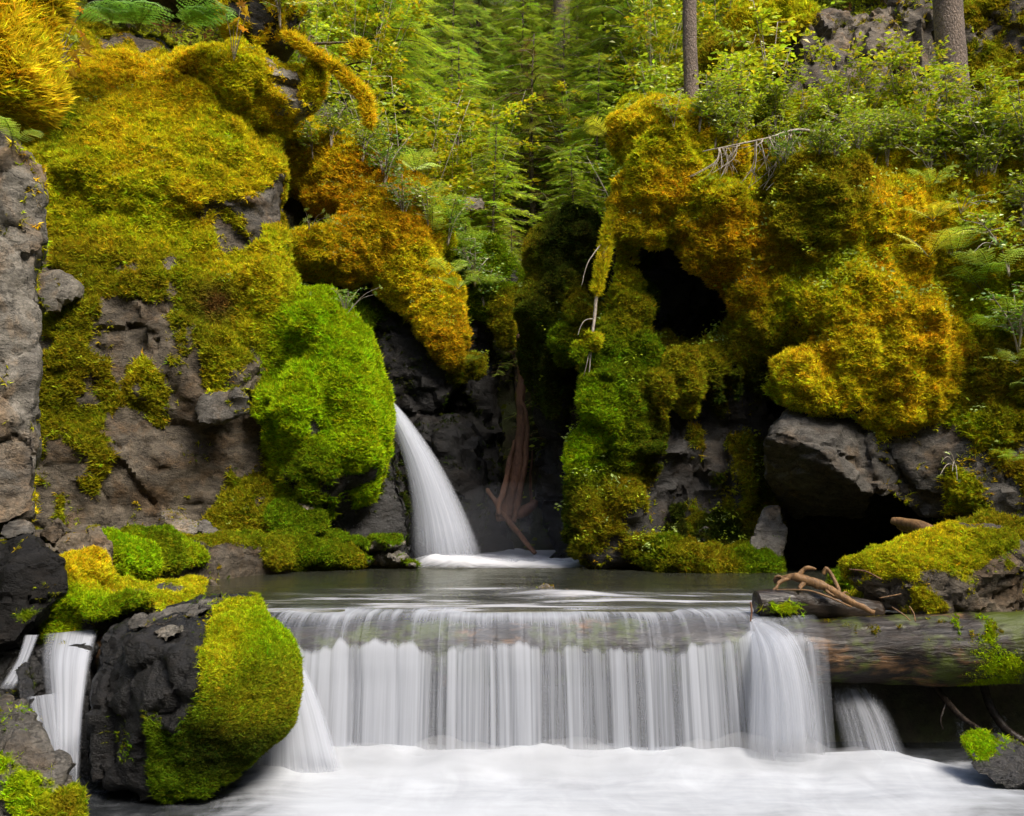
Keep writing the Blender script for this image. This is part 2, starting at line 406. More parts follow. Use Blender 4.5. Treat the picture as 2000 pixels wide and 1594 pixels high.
def field(prims, cuts, q):
    d = None
    if WARP[0]:
        a, f = WARP; q = q + a * np.stack([vn(q * f + 5.1 * k, 70 + k) + .45 * vn(q * f * 2.9 + 3.3 * k, 80 + k) for k in (0, 1, 2)], 1)
    for p in prims:
        e = dist(p, q)
        if d is None: d = e; continue
        k = p['k']; h = np.clip(.5 + .5 * (d - e) / k, 0, 1); d = d + (e - d) * h - k * h * (1 - h)
    for p in cuts:
        e = -dist(p, q); k = p['k']; h = np.clip(.5 - .5 * (d - e) / k, 0, 1); d = d + (e - d) * h + k * h * (1 - h)
    return d
def prim_box(p):
    if p['t'] == 'e':
        r = p['r'] if not p['rot'] else np.array((max(p['r'][0], p['r'][2]), p['r'][1], max(p['r'][0], p['r'][2])))
        return p['c'] - r, p['c'] + r
    if p['t'] == 'h': return p['lo'], p['hi']
    r = max(p['ra'], p['rb']); return np.minimum(p['a'], p['b']) - r, np.maximum(p['a'], p['b']) + r
def surface(prims, cuts, h, box=None):
    lo = np.min([prim_box(p)[0] for p in prims], 0) - 3 * h; hi = np.max([prim_box(p)[1] for p in prims], 0) + 3 * h
    if box is not None: lo = np.maximum(lo, box[0]); hi = np.minimum(hi, box[1])
    B = 4; nb = np.ceil((hi - lo) / (h * B)).astype(int) + 1
    ci = np.stack(np.meshgrid(*[np.arange(k) for k in nb], indexing='ij'), -1).reshape(-1, 3)
    cen = lo + (ci + .5) * h * B
    dc = field(prims, cuts, cen)
    S = np.repeat(np.repeat(np.repeat(dc.reshape(nb), B, 0), B, 1), B, 2)
    act = np.abs(dc) < h * B * 2.2
    off = np.stack(np.meshgrid(*[np.arange(B)] * 3, indexing='ij'), -1).reshape(-1, 3)
    idx = (ci[act][:, None] * B + off[None]).reshape(-1, 3)
    for s in range(0, len(idx), 400000):
        I = idx[s:s + 400000]; S[I[:, 0], I[:, 1], I[:, 2]] = field(prims, cuts, lo + I * h)
    ins = S < 0
    n = np.array(S.shape) - 1
    cnt = np.zeros(n, np.int8)
    for a in (0, 1):
        for b in (0, 1):
            for c in (0, 1): cnt += ins[a:a + n[0], b:b + n[1], c:c + n[2]]
    ai = np.argwhere((cnt > 0) & (cnt < 8)); vid = np.full(n, -1); vid[tuple(ai.T)] = np.arange(len(ai))
    acc = np.zeros((len(ai), 3)); num = np.zeros(len(ai))
    for ax in range(3):
        u, v = [k for k in range(3) if k != ax]
        for a in (0, 1):
            for b in (0, 1):
                o0 = np.zeros(3, int); o0[u] = a; o0[v] = b; o1 = o0.copy(); o1[ax] = 1
                s0 = S[tuple((ai + o0).T)]; s1 = S[tuple((ai + o1).T)]; m = (s0 < 0) != (s1 < 0)
                t = np.where(m, s0 / np.where(m, s0 - s1, 1), 0)
                acc += m[:, None] * (o0 + t[:, None] * (o1 - o0)); num += m
    V = lo + (ai + acc / num[:, None]) * h
    Fs = []
    for ax in range(3):
        u, v = (ax + 1) % 3, (ax + 2) % 3
        sl0 = [slice(None)] * 3; sl1 = [slice(None)] * 3; sl0[ax] = slice(0, -1); sl1[ax] = slice(1, None)
        A = ins[tuple(sl0)]; Bn = ins[tuple(sl1)]
        e = np.argwhere(A != Bn); ok = (e[:, u] > 0) & (e[:, v] > 0) & (e[:, u] < n[u]) & (e[:, v] < n[v]); e = e[ok]
        if not len(e): continue
        du = np.zeros(3, int); du[u] = 1; dv = np.zeros(3, int); dv[v] = 1
        q = np.stack([vid[tuple((e - du - dv).T)], vid[tuple((e - dv).T)], vid[tuple(e.T)], vid[tuple((e - du).T)]], 1)
        fl = ~A[tuple(e.T)]; q[fl] = q[fl][:, ::-1]
        Fs.append(q[(q >= 0).all(1)])
    return V, np.concatenate(Fs)
def vnormals(V, F):
    fn = np.cross(V[F[:, 2]] - V[F[:, 0]], V[F[:, 3 if F.shape[1] > 3 else 1]] - V[F[:, 1 if F.shape[1] > 3 else 0]])
    if F.shape[1] == 3: fn = np.cross(V[F[:, 1]] - V[F[:, 0]], V[F[:, 2]] - V[F[:, 0]])
    N = np.zeros_like(V)
    for k in range(F.shape[1]):
        for a in range(3): N[:, a] += np.bincount(F[:, k], fn[:, a], len(V))
    return N / (np.linalg.norm(N, axis=1)[:, None] + 1e-12)

# moss shoots: small tufts of curved blades, scattered on rock as instances of stuff
def tuft_template(nsh, length, width, spread, curl, seed, seg=2):
    r = np.random.default_rng(seed); parts = []
    for i in range(nsh):
        th = r.uniform(0, 6.283); sp = spread * (0.25 + .75 * r.random()); L = length * r.uniform(.65, 1.15)
        dirv = np.array((math.cos(th) * math.sin(sp), math.sin(th) * math.sin(sp), math.cos(sp)))
        side = np.cross(dirv, (math.cos(th + 1), math.sin(th + 1), .3)); side /= np.linalg.norm(side)
        base = np.array((math.cos(th), math.sin(th), 0)) * length * .12 * r.random() - np.array((0, 0, length * .15))
        P = []
        for s in range(seg + 1):
            t = s / seg; c = base + dirv * L * t + np.array((math.cos(th), math.sin(th), -.6)) * curl * L * t * t
            w = width * (1 - t) ** .6 * (1 if s < seg else 0.0)
            P += [c - side * w, c + side * w] if s < seg else [c]
        F4 = [[2 * s, 2 * s + 1, 2 * s + 3, 2 * s + 2] for s in range(seg - 1)]
        F3 = [[2 * seg - 2, 2 * seg - 1, 2 * seg]]
        parts.append((np.array(P), [np.array(F4).reshape(-1, 4), np.array(F3)]))
    return join(parts)
def tuft_objs(name, n, args):
    r = []
    for i in range(n):
        V, F = tuft_template(*args, seed=100 + i + len(name))
        r.append(bpy.data.objects.new(name, mesh(name, V, F, mats=[M_TUFT], smooth=False)))
    return r
def scatter_group(name, objs):
    ng = bpy.data.node_groups.new(name, 'GeometryNodeTree')
    ng.interface.new_socket('Geometry', in_out='INPUT', socket_type='NodeSocketGeometry')
    ng.interface.new_socket('Geometry', in_out='OUTPUT', socket_type='NodeSocketGeometry')
    gi = ng.nodes.new('NodeGroupInput'); go = ng.nodes.new('NodeGroupOutput')
    jn = ng.nodes.new('GeometryNodeJoinGeometry')
    for o in objs:
        oi = ng.nodes.new('GeometryNodeObjectInfo'); oi.inputs['Object'].default_value = o
        oi.inputs['As Instance'].default_value = True
        ng.links.new(oi.outputs['Geometry'], jn.inputs[0])
    ip = ng.nodes.new('GeometryNodeInstanceOnPoints'); ip.inputs['Pick Instance'].default_value = True
    def na(nm, ty):
        a = ng.nodes.new('GeometryNodeInputNamedAttribute'); a.data_type = ty; a.inputs[0].default_value = nm; return a.outputs[0]
    ng.links.new(gi.outputs[0], ip.inputs['Points']); ng.links.new(jn.outputs[0], ip.inputs['Instance'])
    ng.links.new(na('idx', 'INT'), ip.inputs['Instance Index'])
    ng.links.new(na('rot', 'FLOAT_VECTOR'), ip.inputs['Rotation']); ng.links.new(na('scl', 'FLOAT'), ip.inputs['Scale'])
    ng.links.new(ip.outputs[0], go.inputs[0])
    return ng
G_CUSHION = scatter_group('cushion moss', tuft_objs('moss_shoots', 4, (9, 1.0, .19, 1.5, .05)))
G_FEATHER = scatter_group('feather moss', tuft_objs('feather_shoots', 4, (8, 1.35, .14, 1.4, .35)))
def scatter(name, parent, P, Z, size, col, group, base=(0, 0, 0)):
    n = len(P)
    if n == 0: return None
    M = frames(Z, spin=rng.uniform(0, 6.283, n))
    rot = np.stack([np.arctan2(M[:, 2, 1], M[:, 2, 2]), np.arcsin(np.clip(-M[:, 2, 0], -1, 1)), np.arctan2(M[:, 1, 0], M[:, 0, 0])], 1)
    me = mesh(name, P - np.asarray(base), [], attrs=dict(rot=rot, scl=size, col=col))
    at = me.attributes.new('idx', 'INT', 'POINT'); at.data.foreach_set('value', rng.integers(0, 4, n).astype(np.int32))
    o = obj(name, me, parent, kind='stuff')
    md = o.modifiers.new('scatter', 'NODES'); md.node_group = group
    return o
def sample_faces(V, F, w, density):
    """points on quads, expected density per m2 times the vertex weight w"""
    tr = np.concatenate([F[:, [0, 1, 2]], F[:, [0, 2, 3]]])
    a = V[tr[:, 0]]; b = V[tr[:, 1]]; c = V[tr[:, 2]]
    ar = .5 * np.linalg.norm(np.cross(b - a, c - a), axis=1)
    lam = ar * density * w[tr].mean(1); k = rng.poisson(lam); t = np.repeat(np.arange(len(tr)), k)
    r1 = np.sqrt(rng.random(len(t))); r2 = rng.random(len(t))
    bc = np.stack([1 - r1, r1 * (1 - r2), r1 * r2], 1)
    return tr[t], bc
MASS = {}
def bumps(p, freq, s=0):
    q = p * freq; i = np.floor(q).astype(np.int64); best = np.full(len(q), 9.)
    for a in (-1, 0, 1):
        for b in (-1, 0, 1):
            for c in (-1, 0, 1):
                ci = i + (a, b, c); d = q - (ci + np.stack([_hash(ci[:, 0], ci[:, 1], ci[:, 2], s + k) for k in range(3)], 1)); best = np.minimum(best, (d * d).sum(1))
    return 1 - np.sqrt(best)
def rock_mass(name, label, cat, prims, h=.05, warp=.13, cuts=(), paints=(), base=None, box=None, amp=(.10, .05), facets=1.6, stretch=(1, 1, 1.4), up=.35,
              density=1100, size=.055, feather=.5, droop=.35, group=None, parent=None, mossamp=.06, noise=.55, face='rock_face', seed=0, hue=.5, lump=2.6, strays=1., drape=1.1):
    WARP[0] = warp; WARP[1] = .065 / h; V, F = surface(prims, list(cuts), h, box)
    N = vnormals(V, F)
    D = np.stack([dist(p, V) for p in prims], 1)
    w = np.exp(-np.maximum(D, -.02) / .05); w = w / w.sum(1)[:, None]
    def blend(k): return w @ np.array([np.atleast_1d(p[k]) for p in prims], float)
    moss = blend('moss')[:, 0]; mcol = blend('mcol'); rcol = blend('rcol'); wet = blend('wet')[:, 0]
    for (px, py, d, r, dm, pc) in paints:
        g = np.exp(-(((V - W(px, py, d)) / np.asarray(r)) ** 2).sum(1))
        moss = moss + dm * g
        if pc: mcol = mcol + (np.array(C[pc]) - mcol) * np.clip(g * 1.25, 0, 1)[:, None]
    m = moss + noise * (.5 * fbm(V, 1.1, 3, 5 + seed) + .45 * fbm(V, 4.2, 3, 9 + seed) + .55 * fbm(V * np.array((1, 1, .35)), 3.3, 3, 15 + seed)) + up * N[:, 2]
    moss = sstep(.28, .72, m)
    v1, cr = facet(V, facets, 3 + seed, stretch); v2, cr2 = facet(V + .07 * fbm(V, 3, 2, 1)[:, None], facets * 3.1, 11 + seed, stretch)
    rd = amp[0] * v1 + amp[0] * .42 * v2 + amp[1] * fbm(V, 5, 3, 2 + seed) - .03 * np.exp(-cr / .06) - .012 * np.exp(-cr2 / .1)
    mdsp = mossamp * (1.1 * fbm(V, lump, 2, 21 + seed) + 1.1 * np.abs(fbm(V, lump * 2.2, 2, 33 + seed)) - .3) + mossamp * .55
    mdsp = mdsp + mossamp * drape * fbm(V * np.array((1, 1, .28)), lump * 1.9, 3, 61 + seed)
    bf = 1.9 * lump; bmp = bumps(V + .06 * fbm(V, 5, 2, 6)[:, None], bf, 51 + seed); bm2 = bumps(V, bf * 2.4, 52 + seed)
    mdsp = mdsp + mossamp * (.55 * (bmp - .35) + .4 * (bm2 - .35))
    V = V + N * (rd + (mdsp + .35 * (amp[0] * v1) - rd) * moss)[:, None]
    N = vnormals(V, F)
    # colour drifts between the greens and golds that grow side by side
    z = fbm(V, 1.5, 3, 41 + seed); z2 = fbm(V, 6, 2, 43 + seed)
    shift = np.clip(.5 + hue * (1.0 * z + .7 * z2), 0, 1)[:, None]
    mcol = mcol * (np.array((.82, 1.06, .9)) * (1 - shift) + np.array((1.10, .96, 1.0)) * shift)
    if base is None: base = np.array((V[:, 0].mean(), V[:, 1].mean(), V[:, 2].min()))
    me = mesh(face, V - base, F, attrs=dict(moss=moss, mcol=mcol, rcol=rcol, wet=wet), mats=[M_ROCK]); me.set_sharp_from_angle(angle=math.radians(40))
    if parent is None:
        root = empty(name, base, label, cat, group); rf = obj(face, me, root)
    else: root = parent
    # shoots
    px, py = PX(V); vis = ((px > -350) & (px < 2350) & (py > -350) & (py < 1950))
    tc = np.array((0, 0, CAMZ)) - V; tc /= np.linalg.norm(tc, axis=1)[:, None]
    vis = vis & ((N * tc).sum(1) > -.35)
    stray = .10 * sstep(.05, .45, fbm(V, 3.1, 3, 57 + seed)) * (m > -.35) * strays
    tri, bc = sample_faces(V, F, np.maximum(sstep(.22, .85, moss), stray) * vis, density)
    P = (V[tri] * bc[..., None]).sum(1); n = (N[tri] * bc[..., None]).sum(1); c = (mcol[tri] * bc[..., None]).sum(1)
    n /= np.linalg.norm(n, axis=1)[:, None] + 1e-9
    Z = n + rng.normal(0, .28, n.shape); Z[:, 2] -= 1.5 * droop * (1 - n[:, 2]); s = size * rng.uniform(.6, 1.25, len(P))
    c = c * (1 + rng.normal(0, .13, c.shape)) * rng.uniform(.55, 1.4, (len(P), 1)); c = np.clip(c, .004, .9)
    fe = rng.random(len(P)) < feather
    for nm, sel, g in (('moss', ~fe, G_CUSHION), ('feather_moss', fe, G_FEATHER)):
        if sel.sum(): scatter(nm, root, P[sel], Z[sel], s[sel], c[sel], g, base)
    MASS[name + str(len(MASS))] = (V, N, F, moss)
    return root
# ------------------------------------------------------------------ the ground: one sheet, stream bed, banks, wooded slopes
def H(x, y):
    x = np.asarray(x, float); y = np.asarray(y, float)
    hc = -.12 + 4.77 * sstep(15.7, 16.7, y) + .85 * np.maximum(0, y - 16.2)
    hr = -.12 + 6.67 * sstep(13.2, 14.4, y) + .40 * np.maximum(0, y - 14) + .5 * np.maximum(0, y - 16.5)
    hl = -.12 + 6.97 * sstep(13.6, 15.0, y) + .9 * np.maximum(0, y - 15)
    wl = sstep(-2.0, -3.4, x); wr = sstep(1.4, 2.8, x)
    up = hc * (1 - wl) * (1 - wr) + hl * wl + hr * wr
    low = -.45 + 0 * x
    k = sstep(6.75, 7.0, y)
    up = up + .66 * np.exp(-np.maximum(0, y - 7.0) ** 2 / 1.6) * (y < 13)
    z = low * (1 - k) + up * k
    edge = 4.2 + .14 * np.clip(y, 0, 14)
    z = z + .8 * np.maximum(0, np.abs(x) - edge) * (1 - sstep(13, 17, y)) + .55 * np.maximum(0, -y - 6)  # last term: unseen rise behind the camera, added to block low light
    z = z + .25 * np.maximum(0, np.abs(x) - 14)
    p = np.stack([x.ravel(), y.ravel(), x.ravel() * 0], 1)
    z = z + (.10 * fbm(p, .8, 3, 77) + .35 * fbm(p, .25, 2, 79)).reshape(x.shape) * sstep(13, 16, y)
    return z
gx = np.concatenate([np.linspace(-70, -14, 22), np.linspace(-13.6, 13.6, 160), np.linspace(14, 70, 22)])
gy = np.concatenate([np.linspace(-60, -6, 20), np.linspace(-5, 24, 190), np.linspace(24.5, 90, 60)])
X, Y = np.meshgrid(gx, gy); Z = H(X, Y)
nx_, ny_ = len(gx), len(gy)
i, j = np.meshgrid(np.arange(nx_ - 1), np.arange(ny_ - 1)); a = (j * nx_ + i).ravel()
gF = np.stack([a, a + 1, a + nx_ + 1, a + nx_], 1)
gV = np.stack([X.ravel(), Y.ravel(), Z.ravel()], 1)
tag(obj('ground', mesh('ground', gV, gF, mats=[M_GROUND])), 'dark forest floor and stream bed of the gorge', 'ground', kind='structure')

# ------------------------------------------------------------------ the cliff with the bright green cushion beside the fall
rock_mass('cliff', 'tall cliff, golden moss above bare brown rock, with a bright green moss bulge', 'cliff', [
    hull([(40, 1090, 11.3), (300, 1090, 11.6), (555, 1090, 12.1), (40, 600, 11.4), (300, 630, 11.65), (540, 640, 12.1),
          (60, 320, 11.8), (300, 350, 12.1), (545, 340, 12.6), (60, 40, 12.9), (320, 90, 13.3), (470, 200, 13.3), (540, 285, 13.0),
          (60, 40, 16), (320, 90, 16), (540, 285, 16), (560, 1090, 16), (40, 1090, 16)], .37, 'olive', 'brown'),
    hull([(265, 640, 11.5), (330, 622, 11.55), (440, 670, 11.6), (500, 720, 11.85), (470, 790, 11.75), (385, 830, 11.7), (270, 760, 11.55), (260, 700, 11.5),
          (300, 640, 12.4), (500, 720, 12.4), (400, 850, 12.4)], .30, 'olive', 'brown', .10),
    hull([(405, 770, 11.55), (465, 775, 11.55), (470, 830, 11.5), (395, 835, 11.45), (385, 800, 11.5), (420, 800, 12.2), (470, 800, 12.2)], .0, 'olive', 'grey', .04),
    hull([(445, 375, 12.25), (515, 350, 12.3), (548, 380, 12.5), (540, 440, 12.5), (500, 445, 12.2), (455, 430, 12.15), (500, 380, 13), (540, 400, 13)], .05, 'gold', 'grey', .05),
    hull([(60, 560, 11.2), (130, 545, 11.25), (150, 590, 11.3), (80, 620, 11.2), (90, 580, 12), (140, 570, 12)], -.1, 'olive', 'pale', .05),
    hull([(495, 130, 12.7), (590, 135, 12.8), (618, 205, 12.8), (560, 192, 12.6), (525, 175, 12.55), (500, 235, 12.9), (555, 265, 13.1), (590, 230, 13.3), (520, 160, 14), (600, 190, 14)], .35, 'gold', 'pale', .06),
    ell(420, 150, 13.1, (.75, .6, .36), .8, 'gold', 'brown', .35), ell(470, 175, 12.9, (.4, .5, .4), .8, 'ygreen', 'brown'),
    ell(300, -30, 13.5, (1.1, .7, .45), .35, 'olive', 'dark', .2), ell(510, 40, 13.6, (.5, .6, .5), .7, 'gold', 'dark', .2),
    ell(610, 165, 12.9, (.12, .3, .38), .9, 'gold'),
    hull([(90, 130, 12.3), (190, 100, 12.5), (330, 150, 12.6), (470, 265, 12.5), (540, 330, 12.5), (520, 370, 12.3), (330, 380, 11.95), (110, 330, 11.75), (90, 250, 11.9), (300, 200, 14), (500, 330, 14), (100, 200, 14)], .8, 'gold', 'brown', .3),
    ell(525, 560, 12.35, (.22, .4, .9), .45, 'ygreen', 'brown', .3),
    # the green bulge
    hull([(505, 640, 12.2), (545, 590, 12.35), (585, 572, 12.4), (650, 585, 12.4), (705, 640, 12.4), (738, 720, 12.4), (752, 820, 12.4), (752, 900, 12.35), (735, 985, 12.3), (640, 1005, 12.05), (560, 970, 11.95), (510, 880, 11.9), (505, 750, 12.0),
          (600, 680, 11.95), (660, 760, 11.8), (690, 860, 11.8), (620, 900, 11.7), (560, 800, 11.8), (580, 600, 13.6), (740, 750, 13.6), (735, 960, 13.6)], 1.0, 'lime', 'dark', .3),
    ell(605, 655, 12.2, (.35, .5, .4), 1.0, 'lime'), ell(665, 730, 12.1, (.30, .45, .45), 1.0, 'lime'), ell(690, 850, 12.05, (.28, .45, .5), 1.0, 'lime'), ell(580, 820, 11.95, (.28, .4, .5), 1.0, 'lime'), ell(620, 920, 11.95, (.35, .4, .35), .7, 'green'),
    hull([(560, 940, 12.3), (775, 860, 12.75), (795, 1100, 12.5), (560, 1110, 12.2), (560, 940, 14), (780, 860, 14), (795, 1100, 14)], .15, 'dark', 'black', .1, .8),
    hull([(400, 1050, 11.5), (440, 960, 11.7), (500, 940, 11.9), (530, 1000, 11.8), (520, 1060, 11.6), (450, 1000, 12.6)], .35, 'olive', 'brown', .15),
], .048, paints=[
    (200, 130, 12.5, (1.3, 1.5, .9), .7, 'gold'), (330, 240, 12.3, (1.4, 1.2, .8), .7, 'yellow'), (200, 330, 11.9, (1.0, 1, .6), .5, 'gold'),
    (420, 300, 12.3, (.6, .9, .5), .6, 'ygreen'), (180, 430, 11.6, (.7, .9, .5), .55, 'ygreen'), (130, 330, 11.6, (.5, .9, .6), .45, 'ygreen'),
    (110, 230, 11.9, (.35, .6, .5), .5, 'green'), (330, 540, 11.7, (.25, .5, .25), .45, 'lime'), (250, 560, 11.6, (.35, .5, .2), .5, 'lime'),
    (440, 560, 11.9, (.25, .5, .3), .4, 'lime'), (150, 650, 11.3, (.3, .5, .6), .45, 'olive'), (360, 400, 11.9, (.35, .6, .4), -.45, None),
    (460, 480, 12.0, (.35, .6, .5), -.35, None), (330, 470, 11.8, (.3, .6, .35), -.3, None), (260, 715, 11.3, (.18, .4, .22), .5, 'ygreen'),
    (410, 745, 11.4, (.18, .4, .3), .45, 'ygreen'), (340, 900, 11.5, (1.0, .8, .45), -.45, None), (200, 890, 11.4, (.9, .8, .8), -.15, None),
    (180, 920, 11.3, (.35, .5, .4), .55, 'olive'), (450, 990, 11.7, (.5, .6, .4), .5, 'olive'), (300, 965, 11.5, (.5, .6, .25), -.4, None),
    (200, 500, 11.6, (1.0, 1, .5), .35, 'olive'), (300, 420, 11.8, (1.0, 1, .5), .30, 'ygreen'), (440, 480, 12.0, (.4, .6, .7), .25, 'ygreen'), (350, 580, 11.7, (.9, 1, .25), .25, 'olive'), (480, 620, 12.0, (.3, .6, .4), .35, 'ygreen'), (420, 590, 11.8, (.25, .5, .25), .2, 'brown')],
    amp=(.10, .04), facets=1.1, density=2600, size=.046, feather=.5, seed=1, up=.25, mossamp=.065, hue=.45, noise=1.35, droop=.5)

# pillar of bare rock close by, with the golden moss curtain hanging over it
rock_mass('rock_pillar', 'bare grey rock pillar with pale stains standing before the mossy cliff', 'rock', [
    hull([(-160, 235, 7.2), (0, 238, 7.1), (30, 275, 7.0), (88, 335, 7.2), (86, 440, 7.2), (70, 560, 7.15), (62, 640, 7.0), (80, 760, 7.05), (60, 900, 6.95), (62, 1010, 7.0),
          (-160, 1100, 6.9), (-160, 250, 8.5), (60, 340, 8.2), (60, 1010, 8.2), (-100, 600, 6.8), (0, 470, 6.9), (10, 760, 6.8)], .0, 'ygreen', 'pale', .05),
    hull([(20, 640, 6.95), (75, 660, 7.0), (62, 960, 6.85), (-60, 970, 6.75), (-60, 700, 6.85), (60, 700, 7.6), (-60, 900, 7.6)], .0, 'olive', 'grey', .04),
    hull([(20, 960, 6.8), (62, 950, 6.85), (60, 1000, 6.8), (0, 1030, 6.7), (-60, 1040, 6.7), (-60, 970, 6.8), (30, 980, 7.4)], .12, 'yellow', 'tan', .04)],
    .03, warp=.04, paints=[(10, 420, 6.9, (.12, .3, .12), .5, 'ygreen'), (60, 560, 7.1, (.08, .3, .15), .5, 'ygreen')], amp=(.055, .018), facets=1.8, density=2600, size=.04, seed=4, up=.1, noise=.35)
rock_mass('moss_curtain', 'thick golden feather moss hanging from an overhang above the bare rock pillar', 'moss', [
    ell(-30, 70, 7.3, (.30, .4, .62), 1.2, 'gold', 'brown', .15), ell(10, 150, 7.3, (.18, .3, .33), 1.2, 'gold', 'brown', .15), ell(-50, 180, 7.3, (.28, .35, .24), 1.2, 'yellow', 'brown', .1),
    ell(-70, -80, 7.5, (.7, .5, .5), 1.2, 'gold', 'brown', .2), ell(20, 20, 7.4, (.16, .3, .4), 1.2, 'gold', 'brown', .15), ell(-120, 160, 7.6, (.4, .4, .7), 1.2, 'gold', 'brown', .15)],
    .04, density=2600, size=.07, feather=1.0, droop=.7, seed=5, hue=.35, mossamp=.08, face='moss_mat')

# ------------------------------------------------------------------ ledge between the cliff and the slot, hung with golden moss
rock_mass('mossy_ledge', 'overhanging ledges thick with orange gold moss above the dark slot of the fall', 'ledge', [
    hull([(530, 290, 15.2), (700, 300, 15.4), (870, 520, 15.5), (960, 640, 15.6), (985, 1100, 15.2), (540, 1100, 15.0), (530, 290, 18), (700, 300, 18), (960, 640, 18), (985, 1100, 18), (540, 1100, 18)], -.1, 'dark', 'black', .1, .15),  # black holds both wet rock and the shade of the narrow slot
    ell(640, 335, 14.9, (.72, .7, .55), 1.1, 'gold'), ell(590, 320, 14.9, (.4, .5, .5), 1.0, 'ygreen'), ell(700, 380, 14.7, (.50, .55, .50), 1.1, 'orange'), ell(660, 395, 14.6, (.35, .45, .40), 1.1, 'orange'),
    ell(620, 492, 14.5, (.66, .65, .38), 1.1, 'gold'), ell(560, 480, 14.6, (.3, .5, .28), 1.1, 'gold'), ell(690, 500, 14.4, (.40, .5, .40), 1.1, 'orange'),
    ell(755, 470, 14.5, (.52, .6, .58), 1.1, 'orange'), ell(800, 535, 14.5, (.40, .5, .42), 1.1, 'gold'), ell(845, 590, 14.5, (.34, .4, .45), 1.1, 'gold'), ell(872, 650, 14.5, (.20, .28, .42), 1.1, 'orange'),
    ell(780, 400, 15.0, (.5, .6, .5), 1.0, 'orange'), ell(830, 470, 15.1, (.4, .5, .5), .9, 'ygreen'),
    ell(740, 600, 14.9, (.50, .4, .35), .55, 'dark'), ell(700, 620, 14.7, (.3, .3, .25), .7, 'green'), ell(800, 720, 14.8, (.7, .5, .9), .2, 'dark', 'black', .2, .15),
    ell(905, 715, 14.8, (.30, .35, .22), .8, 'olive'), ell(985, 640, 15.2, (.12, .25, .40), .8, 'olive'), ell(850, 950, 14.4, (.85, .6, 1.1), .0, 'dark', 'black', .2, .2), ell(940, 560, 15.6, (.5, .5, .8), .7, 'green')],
    .055, cuts=[ell(600, 420, 14.3, (.62, .85, .22), k=.08), ell(600, 570, 14.3, (.62, .9, .28), k=.08), ell(720, 545, 14.2, (.25, .7, .2), k=.08)],
    amp=(.14, .06), density=2600, size=.045, feather=.3, seed=8, hue=.4, droop=.6, up=.2, mossamp=.10)

